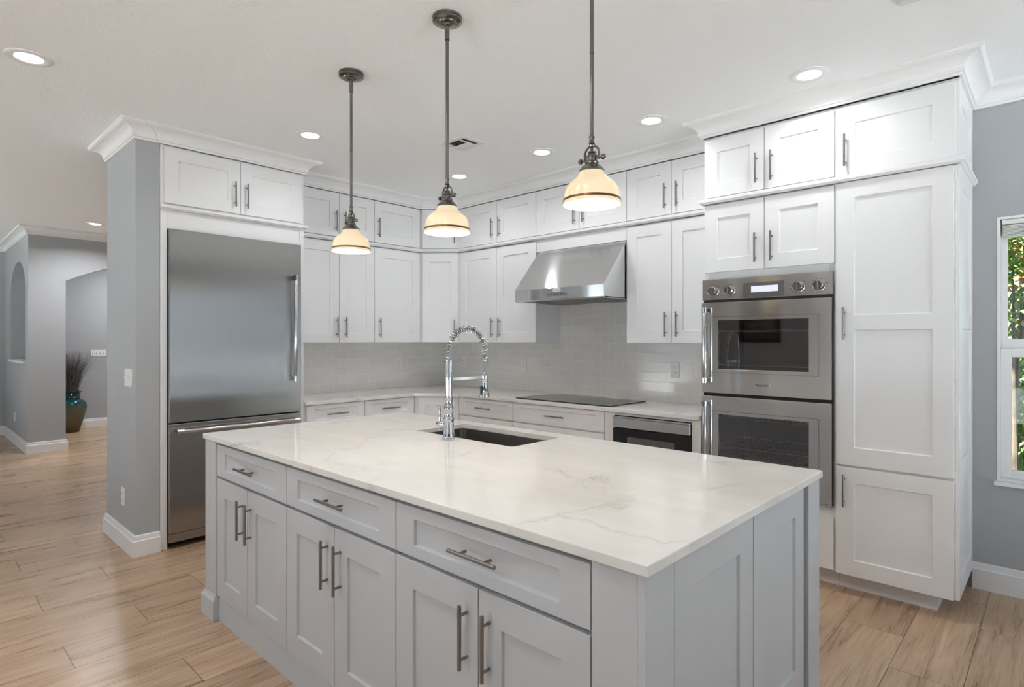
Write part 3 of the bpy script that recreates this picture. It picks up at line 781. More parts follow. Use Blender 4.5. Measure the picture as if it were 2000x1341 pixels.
def oven_door(z0, z1, gz0, gz1, logo):
    d = None
    mb = MB(); mb.window_plate(0, .753, z0, z1, .108, .636, gz0, gz1, -.03, -.003)
    d = mb.build('oven_door', 'brushed_steel', ov, .002)
    fr = MB(); ring(fr, .06, .69, gz0 - .023, gz1 + .023, .0018, -.0312, -.029); fr.build('window_trim', 'display_panel', d)
    MB().box(.1085, .6355, -.026, -.023, gz0 + .0005, gz1 - .0005).build('glass', 'oven_glass', d)
    h = MB(); za, zb = z0 + .062 if logo else z0 + .07, z1 - .03
    h.lathe([(.013, za + .03), (.0138, za + .032), (.0138, zb - .032), (.013, zb - .03)], (.036, -.074, 0), 20)
    hh = h.build('handle', 'polished_steel', d)
    for zc_ in (za + .0, zb - .035):
        e = MB(); e.lathe([(.0145, zc_), (.0158, zc_ + .001), (.0158, zc_ + .034), (.0145, zc_ + .035)], (.036, -.074, 0), 20)
        e.box(.026, .046, -.066, -.029, zc_ + .004, zc_ + .031); e.build('handle_bracket', 'chrome', d, .001)
    if logo:
        b_ = MB().box(.333, .423, -.033, -.0295, z0 + .050, z0 + .073).build('badge', 'polished_steel', d, .0008)
        word('Thermador', .0165, (.378, -.0335, z0 + .0615), (PI / 2, 0, 0), 'ink', d)
    return d
H = lambda z: z - Z0
oven_door(H(1.060), H(1.630), H(1.212), H(1.517), True)
oven_door(H(.480), H(1.040), H(.622), H(.9265), False)
MB().box(.002, .753, -.026, -.003, 0, .009).build('vent_strip', 'brushed_steel', ov, .001)
# what shows through the oven windows: racks in the dark cavities
bpy.data.objects[ov.name]
for ob in list(ov.children):
    if ob.name.startswith('body') or ob.name.startswith('trim_plate'): bpy.data.objects.remove(ob)
mb = MB()
for a, b_ in ((H(1.115), H(1.60)), (H(.53), H(1.01))):
    x0, x1, y0, y1 = .06, .69, .004, .5
    mb.box(x0 - .02, x0, y0, y1, a, b_); mb.box(x1, x1 + .02, y0, y1, a, b_); mb.box(x0, x1, y1, y1 + .02, a, b_)
    mb.box(x0, x1, y0, y1, a - .02, a); mb.box(x0, x1, y0, y1, b_, b_ + .02)
mb.build('oven_cavity', 'oven_enamel', ov)
# trim plate with two openings
tp = MB()
for x0, x1, z0, z1 in ((.001, .06, 0, 1.307), (.69, .756, 0, 1.307), (.06, .69, 0, H(.53)), (.06, .69, H(1.01), H(1.115)), (.06, .69, H(1.60), 1.307)):
    tp.box(x0, x1, -.0024, .0035, z0, z1)
tp.build('trim_plate', 'dark_void', ov)
for z in (H(1.235), H(1.45), H(.66), H(.72), H(.90)):
    mb = MB()
    for y in (.03, .46): mb.tube([(.064, y, z), (.686, y, z)], .0038, 8)
    for i in range(22):
        x = .08 + i * .028; mb.tube([(x, .03, z + .004), (x, .46, z + .004)], .0022, 6)
    mb.build('oven_rack', 'rack_metal', ov)

# --- refrigerator
rf = thing('refrigerator', 'large built-in stainless steel refrigerator with a bottom freezer drawer', 'refrigerator', (-4.332, 1.2545, 0), R90)
MB().box(.002, .919, .004, .6, .06, 2.134).build('body', 'rubber_dark', rf)
d = MB().box(.0015, .9205, -.032, 0, .842, 2.132).build('refrigerator_door', 'vertical_steel', rf, .002)
def fridge_handle(d, vertical, a0, a1, c, yf=-.032):
    mb = MB(); yo = yf - .052; ax = 'z' if vertical else 'x'
    cc = (c, yo, 0) if vertical else (0, yo, c)
    mb.lathe([(.0125, a0 + .03), (.0135, a0 + .032), (.0135, a1 - .032), (.0125, a1 - .03)], cc, 22, ax)
    mb.build('handle', 'polished_steel', d)
    for e in (a0, a1 - .045):
        b_ = MB(); b_.lathe([(.0145, e), (.0162, e + .0015), (.0162, e + .0435), (.0145, e + .045)], cc, 22, ax)
        if vertical: b_.box(c - .011, c + .011, yo + .008, yf, e + .008, e + .036)
        else: b_.box(e + .008, e + .036, yo + .008, yf, c - .011, c + .011)
        b_.build('handle_bracket', 'chrome', d, .001)
fridge_handle(d, True, 1.078, 1.89, .853)
d = MB().box(.0015, .9205, -.032, 0, .105, .832).build('freezer_drawer', 'vertical_steel', rf, .002)
fridge_handle(d, False, .03, .886, .786)
MB().box(.0015, .9205, -.028, 0, .045, .102).build('toe_grille', 'vertical_steel', rf, .002)

# ------------------------------------------------------------------ island
YD = 1.106; IX0, IX1 = -3.194, -.649
oI = (0, YD + .02)
IG = 'cabinets along the front of the island'
ITOP = .888
sp = [(-3.0565, -2.3105), (-2.310, -1.5535), (-1.553, -.7905)]
mid = [-2.6995, -1.935, -1.169]
labs = ['pale grey island cabinet, one drawer over two doors, at the refrigerator end',
        'middle pale grey island cabinet, one drawer over two doors, below the faucet', 'widest-looking pale grey island cabinet, drawer over two doors, next to the plain island corner']
for (a, b_), mm, lab in zip(sp, mid, labs):
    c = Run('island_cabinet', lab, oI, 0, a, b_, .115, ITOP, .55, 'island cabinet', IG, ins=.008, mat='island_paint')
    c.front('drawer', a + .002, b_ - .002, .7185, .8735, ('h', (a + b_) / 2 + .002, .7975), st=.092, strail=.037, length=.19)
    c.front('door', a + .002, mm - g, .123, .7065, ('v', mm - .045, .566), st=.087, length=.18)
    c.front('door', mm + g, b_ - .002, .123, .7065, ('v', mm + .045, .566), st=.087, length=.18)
def post(label, x0, x1, y0, y1, px0, px1, py0, py1):
    o = thing('island_post', label, 'corner post', ((x0 + x1) / 2, (y0 + y1) / 2, 0))
    cx, cy = (x0 + x1) / 2, (y0 + y1) / 2
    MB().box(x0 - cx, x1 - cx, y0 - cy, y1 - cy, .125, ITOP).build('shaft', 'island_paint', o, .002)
    mb = MB(); mb.box(px0 - cx, px1 - cx, py0 - cy, py1 - cy, 0, .097)
    L = [(px0, px1, py0, py1, .097), ]
    steps = [(0, .097), (.25, .104), (.55, .108), (.8, .116), (1, .126)]
    for (f0, za), (f1, zb) in zip(steps, steps[1:]):
        lerp = lambda f: (px0 + (x0 - px0) * f - cx, px1 + (x1 - px1) * f - cx, py0 + (y0 - py0) * f - cy, py1 + (y1 - py1) * f - cy)
        A, B = lerp(f0), lerp(f1)
        vs = [(A[0], A[2], za), (A[1], A[2], za), (A[1], A[3], za), (A[0], A[3], za), (B[0], B[2], zb), (B[1], B[2], zb), (B[1], B[3], zb), (B[0], B[3], zb)]
        mb.add(vs, [(0, 1, 5, 4), (1, 2, 6, 5), (2, 3, 7, 6), (3, 0, 4, 7)])
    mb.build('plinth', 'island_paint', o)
    return o
post('pale grey square island post on a stepped plinth, nearest the refrigerator', -3.194, -3.0575, 1.098, 1.23, -3.212, -3.0505, 1.084, 1.245)
post('pale grey square island post at the far corner facing the oven tower', -.775, -.643, 2.203, 2.325, -.79, -.628, 2.188, 2.337)
o = thing('island_end_panel', 'pale grey end of the island with two recessed shaker panels facing the window', 'end panel', (IX1, YD, 0), R90)
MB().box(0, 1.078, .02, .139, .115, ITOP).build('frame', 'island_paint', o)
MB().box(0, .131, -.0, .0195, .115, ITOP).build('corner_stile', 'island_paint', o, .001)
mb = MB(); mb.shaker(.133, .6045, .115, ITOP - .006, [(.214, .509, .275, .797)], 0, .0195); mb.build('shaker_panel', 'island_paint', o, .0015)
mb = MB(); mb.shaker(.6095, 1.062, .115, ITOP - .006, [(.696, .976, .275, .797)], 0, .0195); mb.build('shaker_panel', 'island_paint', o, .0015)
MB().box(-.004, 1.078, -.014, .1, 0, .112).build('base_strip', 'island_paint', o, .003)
o = thing('island_kickboard', 'low pale grey board along the foot of the island below its doors', 'kickboard', (-3.05, 1.112, 0))
mb = MB(); pr = [(0, 0), (0, .100), (.006, .112), (.016, .1145), (.03, .1145), (.03, 0)]
mb.add([(0, y, z) for y, z in pr] + [(2.275, y, z) for y, z in pr], [list(range(6)), list(range(6, 12))[::-1]] + [(i, i + 6, (i + 1) % 6 + 6, (i + 1) % 6) for i in range(6)])
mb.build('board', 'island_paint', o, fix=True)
o = thing('island_back_panel', 'plain pale grey back of the island behind the sink', 'back panel', (-3.19, 2.295, 0))
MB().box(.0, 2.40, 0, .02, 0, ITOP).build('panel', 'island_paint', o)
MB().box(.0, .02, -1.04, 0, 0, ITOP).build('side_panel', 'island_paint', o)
# island worktop with its sink cut-out
SX0, SX1, SY0, SY1 = -2.495, -1.791, 1.903, 2.246
def rrect(x0, x1, y0, y1, r, n=5):
    pts = []
    for cx, cy, a0 in ((x1 - r, y0 + r, -PI / 2), (x1 - r, y1 - r, 0), (x0 + r, y1 - r, PI / 2), (x0 + r, y0 + r, PI)):
        for i in range(n + 1):
            a = a0 + PI / 2 * i / n; pts.append((cx + r * math.cos(a), cy + r * math.sin(a)))
    return pts
o = build_slab('island_worktop', [(-3.212, 1.092), (-.635, 1.092), (-.635, 2.339), (-3.212, 2.339)], rrect(SX0, SX1, SY0, SY1, .02), ITOP + .0005, .914, 'quartz', .0025)
tag(o, 'veined white quartz worktop of the island with the sink cut-out', 'worktop')
# sink bowl
sk = thing('undermount_sink', 'rectangular dark steel sink sunk into the island worktop', 'sink', ((SX0 + SX1) / 2, (SY0 + SY1) / 2, .66))
cx, cy = (SX0 + SX1) / 2, (SY0 + SY1) / 2
mb = MB()
r0 = [(x - cx, y - cy) for x, y in rrect(SX0 - .02, SX1 + .02, SY0 - .02, SY1 + .02, .04)]
r1 = [(x - cx, y - cy) for x, y in rrect(SX0 + .004, SX1 - .004, SY0 + .004, SY1 - .004, .035)]
r2 = [(x - cx, y - cy) for x, y in rrect(SX0 + .008, SX1 - .008, SY0 + .008, SY1 - .008, .035)]
r3 = [(x - cx, y - cy) for x, y in rrect(SX0 + .03, SX1 - .03, SY0 + .03, SY1 - .03, .03)]
n = len(r0); lv = [(r0, .2275), (r1, .2275), (r2, .03), (r3, .006)]
vs = [(x, y, z) for r, z in lv for x, y in r]
fs = [(j * n + i, j * n + (i + 1) % n, (j + 1) * n + (i + 1) % n, (j + 1) * n + i) for j in range(3) for i in range(n)] + [[3 * n + i for i in range(n)]]
mb.add(vs, fs)
mb.build('bowl', 'sink_steel', sk)
MB().lathe([(.001, .0085), (.035, .0085), (.045, .0065)], (0, .02, 0), 28).build('drain', 'polished_steel', sk)
# faucet
FX, FY = -2.146, 1.836
fa = thing('kitchen_faucet', 'tall chrome spring-coil faucet beside the island sink', 'faucet', (FX, FY, .914))
MB().lathe([(.029, .0005), (.030, .004), (.030, .010), (.0275, .012), (.0285, .018), (.0265, .024), (.0262, .03), (.0232, .085), (.0235, .090), (.0265, .096), (.0265, .103), (.023, .108), (.0205, .122), (.0225, .130), (.0225, .142), (.0235, .148), (.0235, .158), (.019, .165), (.0178, .192), (.0195, .198), (.0195, .206), (.0158, .210), (.0158, .303), (.0145, .304)], n=36).build('column', 'chrome', fa)
pr = []
for i in range(17): pr += [(.0145, .304 + i * .0046), (.0158, .3055 + i * .0046), (.0158, .3075 + i * .0046), (.0145, .309 + i * .0046)]
MB().lathe(pr, n=28).build('ribbed_sleeve', 'chrome', fa)
zc_, rr = .418, .1195
path = [Vector((0, 0, z)) for z in (.384, .40)] + [Vector((0, rr - rr * math.cos(a), zc_ + rr * math.sin(a))) for a in [PI * i / 40 for i in range(41)]] + [Vector((0, 2 * rr, z)) for z in (.40, .385)]
MB().tube([tuple(p) for p in path] + [(0, 2 * rr, .30)], .0065, 12).build('hose', 'pull_metal', fa)
# coil wound round the hose
L = [0]
for a, b_ in zip(path, path[1:]): L.append(L[-1] + (b_ - a).length)
tot = L[-1]; turns = 31; steps_ = turns * 16; hel = []
j = 0
for i in range(steps_ + 1):
    d_ = tot * i / steps_
    while j < len(L) - 2 and L[j + 1] < d_: j += 1
    f_ = (d_ - L[j]) / (L[j + 1] - L[j]); p = path[j].lerp(path[j + 1], f_); dv = (path[j + 1] - path[j]).normalized()
    a_ = Vector((1, 0, 0)); b2 = dv.cross(a_); an = 2 * PI * turns * i / steps_
    hel.append(p + a_ * math.cos(an) * .0135 + b2 * math.sin(an) * .0135)
MB().tube(hel, .0024, 6).build('spring_coil', 'chrome', fa)
MB().lathe([(.0135, .372), (.0145, .374), (.0145, .378), (.0125, .379), (.0145, .381), (.0145, .386), (.0135, .388)], (0, 2 * rr, 0), 24).build('coil_end_cap', 'chrome', fa)
MB().lathe([(.0255, .187), (.0275, .189), (.0275, .194), (.0255, .196), (.0265, .200), (.0245, .205), (.0185, .235), (.0150, .262), (.0155, .268), (.0165, .272), (.0165, .281), (.0150, .284), (.0150, .296), (.0085, .299), (.0075, .318), (.006, .320)], (0, 2 * rr, 0), 30).build('spray_head', 'chrome', fa)
MB().box(-.006, .006, 2 * rr - .0275, 2 * rr - .018, .205, .245).build('spray_trigger', 'rubber_dark', fa, .003)
mb = MB(); mb.box(-.004, .004, .014, 2 * rr - .014, .283, .297); mb.lathe([(.0158, .282), (.019, .283), (.019, .297), (.0158, .298)], (0, 2 * rr, 0), 24, cap=False); mb.lathe([(.0155, .282), (.018, .283), (.018, .297), (.0155, .298)], (0, 0, 0), 24, cap=False)
mb.build('spray_holder_arm', 'polished_steel', fa)
mb = MB()
mb.lathe([(.012, -.015), (.013, -.03), (.0145, -.05), (.0165, -.06), (.0145, -.07), (.012, -.085), (.006, -.092), (.001, -.094)], (0, 0, .068), 20, 'x')
pts = [(-.068, 0, .078), (-.070, 0, .10), (-.066, 0, .118), (-.066, 0, .135), (-.070, 0, .150), (-.078, 0, .156), (-.083, 0, .149), (-.080, 0, .142)]
mb.tube(pts, [.006, .0052, .0048, .005, .0052, .005, .0045, .0035], 12)
mb.tube([(-.072, 0, .056), (-.074, 0, .045), (-.071, 0, .036)], [.005, .004, .002], 10)
mb.build('lever_handle', 'chrome', fa)

# ------------------------------------------------------------------ pendant lamps
def pendant(x, y, label):
    zr = 1.856
    o = thing('pendant_lamp', label, 'pendant lamp', (x, y, zr), 0, 'pendant lamps over the island')
    Hc = CEIL - zr
    MB().lathe([(.062, Hc - .0005), (.064, Hc - .003), (.064, Hc - .010), (.0615, Hc - .012), (.063, Hc - .014), (.063, Hc - .021), (.058, Hc - .024), (.043, Hc - .026), (.040, Hc - .031), (.027, Hc - .033), (.023, Hc - .038), (.012, Hc - .041), (.001, Hc - .041)][::-1], n=36).build('canopy', 'antique_nickel', o)
    mb = MB(); mb.lathe([(.0105, Hc - .10), (.0105, Hc - .040)], n=16); mb.lathe([(.0072, .215), (.0072, Hc - .10)], n=16); mb.lathe([(.0078, .52), (.0082, .523), (.0078, .526)], n=16)
    mb.build('rod', 'antique_nickel', o)
    MB().lathe([(.005, .184), (.005, .196), (.0095, .198), (.011, .203), (.008, .207), (.009, .208), (.0115, .210), (.010, .213), (.0085, .228), (.0105, .230), (.0105, .234), (.007, .240)], n=20).build('swivel', 'antique_nickel', o)
    mb = MB(); ar = [(math.cos(a) * .030, 0, .172 + math.sin(a) * .031) for a in [PI * i / 16 for i in range(17)]]
    mb.tube([(.030, 0, .152)] + ar + [(-.030, 0, .152)], .0040, 10)
    mb.build('yoke', 'antique_nickel', o)
    for s_ in (-1, 1):
        k = MB(); k.lathe([(.004, .026), (.004, .040), (.0085, .042), (.0095, .047), (.0075, .053), (.003, .055)] if s_ > 0 else [(.003, -.055), (.0075, -.053), (.0095, -.047), (.0085, -.042), (.004, -.040), (.004, -.026)], (0, 0, .157), 14, 'x')
        k.build('thumbscrew', 'antique_nickel', o)
    MB().lathe([(.0435, .112), (.0435, .120), (.039, .123), (.034, .130), (.0245, .137), (.0225, .1395), (.0235, .141), (.0235, .145), (.0205, .147), (.0195, .161), (.0215, .163), (.0215, .167), (.0145, .170), (.0125, .175), (.0145, .177), (.0145, .181), (.006, .184), (.001, .185)], n=32).build('socket_cup', 'antique_nickel', o)
    pr = [(.100, .0), (.0995, .006), (.0965, .016), (.0945, .028), (.0925, .045), (.088, .058), (.079, .071), (.066, .082), (.055, .091), (.047, .101), (.0425, .112), (.0405, .121)]
    prof = pr + [(r - .003, h) for r, h in pr[::-1]]
    MB().lathe(prof + [pr[0]], n=48, cap=False).build('lamp_shade', 'opal_glass', o)
    MB().lathe([(.0985, .0105), (.1000, .012), (.0985, .0185), (.0965, .0185), (.0985, .0105)], n=48, cap=False).build('rim_band', 'bronze_band', o)
    MB().lathe([(.001, .055), (.016, .058), (.024, .068), (.024, .080), (.016, .094), (.013, .112)], n=24).build('bulb', 'bulb_glow', o)
    ld = bpy.data.lights.new('pendant_bulb', 'POINT'); ld.energy = PENDANT_W; ld.shadow_soft_size = .014; ld.color = (1, .84, .64)
    lo = bpy.data.objects.new('pendant_bulb', ld); COL.objects.link(lo); lo.parent = o; lo.location = (0, 0, .036)
PYY = 1.645
pendant(-2.705, PYY, 'cream glass pendant lamp farthest from the camera, nearest the refrigerator')
pendant(-1.934, PYY, 'middle of the three cream glass pendant lamps, over the faucet')
pendant(-1.172, PYY, 'largest-looking cream glass pendant lamp, nearest the oven tower')

# ------------------------------------------------------------------ recessed lights
def downlight(x, y, label, w=DOWNLIGHT_W, spread=150):
    o = thing('recessed_light', label, 'ceiling light', (x, y, CEIL), 0, 'recessed ceiling lights')
    MB().lathe([(.058, -.0035), (.062, -.006), (.088, -.007), (.095, -.004), (.096, -.0005)], n=40, cap=False).build('trim_ring', 'trim_paint', o)
    MB().lathe([(.001, -.003), (.0585, -.003)], n=32, cap=False).build('lens', 'downlight_lens', o)
    ld = bpy.data.lights.new('downlight', 'AREA'); ld.shape = 'DISK'; ld.size = .11; ld.energy = w; ld.spread = math.radians(spread); ld.color = (.965, .985, 1)
    lo = bpy.data.objects.new('downlight', ld); COL.objects.link(lo); lo.parent = o; lo.location = (0, 0, -.008)
downlight(-.963, 3.306, 'round recessed light in the ceiling before the oven tower')
downlight(-1.896, 3.306, 'round recessed light in the ceiling right of the nearest pendant')
downlight(-2.809, 3.306, 'round recessed light in the ceiling before the range hood')
downlight(-3.734, 3.31, 'round recessed light half behind the middle pendant rod')
downlight(-3.722, 1.949, 'round recessed light in the ceiling before the refrigerator')
downlight(-3.715, .461, 'large round recessed light at the left edge of the picture')
downlight(-8.441, 1.665, 'small round recessed light in the hall ceiling', HALL_W, 150)
downlight(-10.35, 2.75, 'added unseen ceiling light brightening the alcove beyond the wide hall arch', HALL_W * 1.6, 170)  # added out of sight to brighten the wall behind the vase
for x in (-2.79, -1.87, -.95):
    downlight(x, .461, 'round recessed light in the ceiling near the front of the island')

for x in (-4.2, -2.2, -.2):  # added unseen lamps, brighten the oven steel and the ceiling
    downlight(x, -1.7, 'added unseen ceiling light brightening the room behind the camera', 9.0)

# ------------------------------------------------------------------ ceiling registers
def register(x0, x1, y0, y1, label):
    o = thing('ceiling_vent', label, 'air vent', ((x0 + x1) / 2, (y0 + y1) / 2, CEIL))
    w, h = (x1 - x0) / 2, (y1 - y0) / 2; i = .04
    mb = MB()
    for a in ((-w, w, -h, -h + i), (-w, w, h - i, h), (-w, -w + i, -h + i, h - i), (w - i, w, -h + i, h - i)): mb.box(*a, -.008, -.0005)
    mb.build('frame', 'vent_white', o, .002)
    MB().box(-w + i, w - i, -h + i, h - i, -.0015, -.0005).build('duct_opening', 'dark_void', o)
    mb = MB()
    for k in range(2):      # the long blades on one side
        x = w - i - .012 - k * .02; mb.add([(x - .004, -h + i, -.002), (x + .006, -h + i, -.010), (x + .006, h - i, -.010), (x - .004, h - i, -.002)], [(0, 1, 2, 3)])
    n = 7
    for k in range(n):      # short blades across
        y = -h + i + (2 * h - 2 * i) * (k + .5) / n
        s_ = -1 if k < n / 2 else 1
        mb.add([(-w + i, y - .007 * s_, -.002), (-w + i, y + .005 * s_, -.011), (w - i - .045, y + .005 * s_, -.011), (w - i - .045, y - .007 * s_, -.002)], [(0, 1, 2, 3)])
    mb.box(w - i - .046, w - i - .040, -h + i, h - i, -.012, -.0015)
    mb.build('louvre_blades', 'vent_white', o)
register(-3.205, -2.955, 2.655, 2.875, 'white slatted air vent in the ceiling behind the middle pendant')
register(-.486, -.2, 2.66, 2.883, 'white air vent cut off by the top of the picture, near the oven tower')

# ------------------------------------------------------------------ outlets and switches
def plate(name, label, cat, loc, rz, w, h, kind, gangs=1, grp=None):
    o = thing(name, label, cat, loc, rz, grp)
    MB().box(-w / 2, w / 2, -.006, -.0005, 0, h).build('cover_plate', 'white_plastic', o, .002)
    if kind == 'outlet':
        for zc in (h * .33, h * .67):
            s_ = MB(); s_.box(-.016, .016, -.0075, -.006, zc - .014, zc + .014); f = s_.build('socket', 'white_plastic', o, .003)
            q_ = MB(); q_.box(-.0075, -.0055, -.0081, -.0076, zc - .001, zc + .007); q_.box(.0055, .0075, -.0081, -.0076, zc - .001, zc + .007); q_.box(-.002, .002, -.0081, -.0076, zc - .009, zc - .005)
            q_.build('slots', 'ink', f)
    else:
        for k in range(gangs):
            x = (k - (gangs - 1) / 2) * w / gangs * .92
            t_ = MB(); t_.box(x - .005, x + .005, -.008, -.006, h * .38, h * .62); t_.box(x - .004, x + .004, -.018, -.006, h * .50, h * .58)
            t_.build('toggle', 'white_plastic', o, .001)
            e = MB()
            for zc in (h * .25, h * .75): e.lathe([(.001, -.0072), (.003, -.007), (.0035, -.006)], (x, 0, zc), 8, 'y')
            e.build('screw', 'white_plastic', o)
OG = 'outlets on the tiled backsplash'
plate('wall_outlet', 'white outlet on the tiles between the refrigerator and the corner', 'outlet', (XW + .006, 3.57, 1.098), R90, .072, .117, 'outlet', grp=OG)
plate('wall_outlet', 'white outlet on the tiles just right of the corner, behind the faucet', 'outlet', (-4.637, YW - .006, 1.098), 0, .072, .117, 'outlet', grp=OG)
plate('wall_outlet', 'white outlet on the tiles left of the cooktop', 'outlet', (-3.774, YW - .006, 1.098), 0, .072, .117, 'outlet', grp=OG)
plate('wall_outlet', 'white outlet on the tiles beside the oven tower', 'outlet', (-2.187, YW - .006, 1.102), 0, .072, .117, 'outlet', grp=OG)
plate('wall_outlet', 'white outlet low on the grey wall end beside the refrigerator', 'outlet', (-4.617, 1.07, .279), 0, .075, .118, 'outlet')
plate('wall_outlet', 'small white outlet low on the far hall pier below the arched niche', 'outlet', (-10.34, PY0, .301), 0, .075, .118, 'outlet')
plate('light_switch', 'white three-toggle switch plate on the grey wall end', 'light switch', (-4.488, 1.07, 1.086), 0, .17, .117, 'switch', 3)
plate('light_switch', 'white four-toggle switch plate on the far hall wall above the vase', 'light switch', (-11.35, 2.28, 1.132), R90, .21, .107, 'switch', 4)

# ------------------------------------------------------------------ hall: vase with dried grass
VX, VY = -10.95, 1.86
vz = thing('floor_vase', 'tall teal and brown glazed floor vase in the hall', 'vase', (VX, VY, 0))
pr = [(.085, .001), (.098, .004), (.115, .06), (.155, .20), (.185, .31), (.195, .385), (.185, .445), (.150, .485), (.112, .50), (.106, .512), (.116, .522), (.106, .535), (.112, .55), (.106, .562), (.114, .576), (.108, .59), (.122, .605), (.126, .618), (.112, .62), (.100, .60), (.098, .50)]
MB().lathe(pr, n=40).build('body', 'teal_glaze', vz)
mb = MB(); rnd = random.Random(3)
for i in range(680):
    a = rnd.uniform(0, 2 * PI); r0 = rnd.uniform(0, .075); sp_ = rnd.betavariate(1.6, 1.6) * .30; hgt = rnd.uniform(.42, .64)
    dx_, dy_ = math.cos(a), math.sin(a); w = rnd.uniform(.0014, .0028)
    pts = []
    for k in range(5):
        f = k / 4; rad = r0 * (1 - f * .0) + sp_ * f ** 1.7
        pts.append((dx_ * rad, dy_ * rad, .52 + (hgt + .10) * f - .10 * sp_ * f * f))
    vs = []; fs = []
    for k, p in enumerate(pts):
        ww = w * (1 - .75 * k / 4)
        vs += [(p[0] - dy_ * ww, p[1] + dx_ * ww, p[2]), (p[0] + dy_ * ww, p[1] - dx_ * ww, p[2]), (p[0] + dx_ * ww, p[1] + dy_ * ww, p[2])]
    for k in range(4):
        for e in range(3): fs.append((3 * k + e, 3 * k + (e + 1) % 3, 3 * k + 3 + (e + 1) % 3, 3 * k + 3 + e))
    mb.add(vs, fs)
gr = mb.build('dried_grass', 'dry_grass', loc=(VX, VY, 0)); tag(gr, 'spray of dark dried grass standing in the teal floor vase', 'dried grass')
# picture on the wall behind the camera (seen mirrored in the oven window)
pf = thing('framed_picture', 'dark framed picture seen mirrored in the upper oven window', 'picture', (-3.95, -3.6, 1.36), PI)
mb = MB(); w, h = .36, .85
for a in ((-w, w, 0, .08), (-w, w, h - .08, h)): mb.box(a[0], a[1], -.035, -.001, a[2], a[3])
for a in ((-w, -w + .08), (w - .08, w)): mb.box(a[0], a[1], -.035, -.001, .08, h - .08)
mb.build('frame', 'dark_wood', pf, .006)
MB().box(-w + .08, w - .08, -.014, -.002, .08, h - .08).build('art', 'picture_art', pf)

# ------------------------------------------------------------------ garden beyond the window
mb = MB(); mb.box(-4, 9, YW + .16, 14, -.3, -.12); gd = mb.build('garden_ground', 'soil'); struct(gd)
mb = MB(); mb.box(3.0, 16, -16, YW + .16, -.3, -.12); mb.box(-18, 3.0, -16, -4.0, -.3, -.12)  # unseen pale ground, added to bounce sunlight up to the ceiling
struct(mb.build('bounce_ground', 'bounce_stone'))
def leaf(mb, p, d, up, L, w):
    d = d.normalized(); s_ = d.cross(up); s_ = s_.normalized() if s_.length > 1e-4 else Vector((1, 0, 0)); nrm = s_.cross(d)
    a, b_, c_, e = p, p + d * L * .45 + s_ * w + nrm * w * .3, p + d * L - nrm * L * .12, p + d * L * .45 - s_ * w + nrm * w * .3
    mmid = p + d * L * .5
    mb.add([a, b_, c_, e, mmid], [(0, 1, 4), (1, 2, 4), (2, 3, 4), (3, 0, 4)])
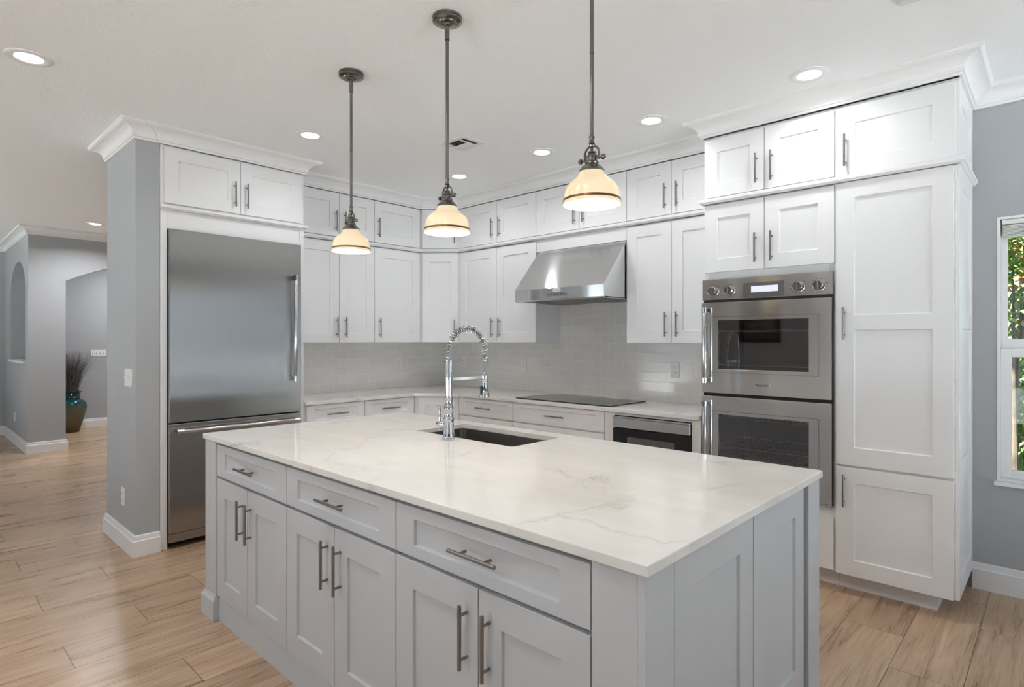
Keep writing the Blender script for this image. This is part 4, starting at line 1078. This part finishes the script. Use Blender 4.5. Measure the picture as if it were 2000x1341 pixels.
def bush(name, label, cat, c, rad, n, L, w, mat, fl=0, seed=1):
    r = random.Random(seed); o = thing(name, label, cat, (c[0], c[1], -.12)); C0 = Vector(c) - Vector((c[0], c[1], -.12))
    mb = MB(); fm = MB()
    for i in range(n):
        v_ = Vector((r.gauss(0, 1), r.gauss(0, 1), r.gauss(0, 1))).normalized() * r.random() ** .4
        p = C0 + Vector((v_.x * rad[0], v_.y * rad[1], v_.z * rad[2]))
        leaf(mb, p, (v_ + Vector((r.gauss(0, .6), r.gauss(0, .6), r.gauss(0, .5)))), Vector((r.gauss(0, .5), r.gauss(0, .5), 1)), L * r.uniform(.7, 1.3), w * r.uniform(.7, 1.3))
    fo = mb.build('foliage', mat, o)
    for i in range(fl):
        v_ = Vector((r.gauss(0, 1), -abs(r.gauss(0, 1)), r.gauss(0, 1))).normalized() * r.uniform(.86, 1.0)
        p = C0 + Vector((v_.x * rad[0], v_.y * rad[1], v_.z * rad[2]))
        for k in range(14):
            q_ = Vector((r.gauss(0, 1), r.gauss(0, 1), r.gauss(0, 1))).normalized()
            leaf(fm, p + q_ * .03, q_, Vector((0, 0, 1)), .035, .012)
    if fl: fm.build('flowers', 'ixora_flower', o)
    br_ = MB()
    for i in range(9):
        a = r.uniform(0, 2 * PI); e = Vector((math.cos(a) * rad[0] * .7, math.sin(a) * rad[1] * .7, C0.z + r.uniform(-.2, .7) * rad[2]))
        br_.tube([(r.gauss(0, .06), r.gauss(0, .06), 0), tuple(e * .45 + Vector((r.gauss(0, .08), r.gauss(0, .08), .1))), tuple(e)], [.022, .014, .005], 7)
    br_.build('branches', 'bark', o)
    return o
bush('flowering_shrub', 'green shrub with red flower clusters outside the upper window pane', 'shrub', (-.28, 6.25, 2.25), (.8, .38, .8), 5600, .062, .018, 'ixora_leaf', 110, 4)
bush('garden_shrub', 'leafy green shrub outside, to the right of the flowering shrub', 'shrub', (1.5, 6.75, 1.2), (.75, .5, 1.2), 2200, .13, .035, 'hedge_leaf', 0, 5)
bush('garden_shrub', 'low bright green shrub at the bottom of the window view', 'shrub', (-.35, 7.2, .8), (.7, .4, .85), 1800, .10, .03, 'hedge_leaf', 0, 6)
bush('garden_hedge', 'tall dense hedge closing the view through the window', 'hedge', (-.6, 8.9, 1.2), (2.6, .7, 1.7), 3600, .2, .06, 'hedge_leaf', 0, 9)
pm = thing('palm_plant', 'dark green palm with narrow leaves outside the lower window pane', 'palm', (-.2, 5.08, -.12))
fr_ = MB(); r = random.Random(11)
for i in range(26):
    a = r.uniform(0, 2 * PI); el = r.uniform(.5, 1.25); ln = r.uniform(.6, .85); prev = Vector((0, 0, .25))
    for k in range(13):
        f = (k + 1) / 13; p = Vector((math.cos(a) * ln * f * math.cos(el), math.sin(a) * ln * f * math.cos(el), .25 + ln * f * math.sin(el) - .55 * f * f))
        d = (p - prev).normalized(); sd_ = d.cross(Vector((0, 0, 1))).normalized()
        for s_ in (-1, 1): leaf(fr_, p, d * .8 + sd_ * s_ * .8, Vector((0, 0, 1)), .24 * (1.1 - f * .6), .011)
        fr_.tube([tuple(prev), tuple(p)], .004, 4); prev = p
fr_.build('fronds', 'palm_leaf', pm)
mb = MB(); mb.tube([(0, 0, 0), (.01, 0, .3)], [.06, .045], 10); mb.build('stem', 'bark', pm)
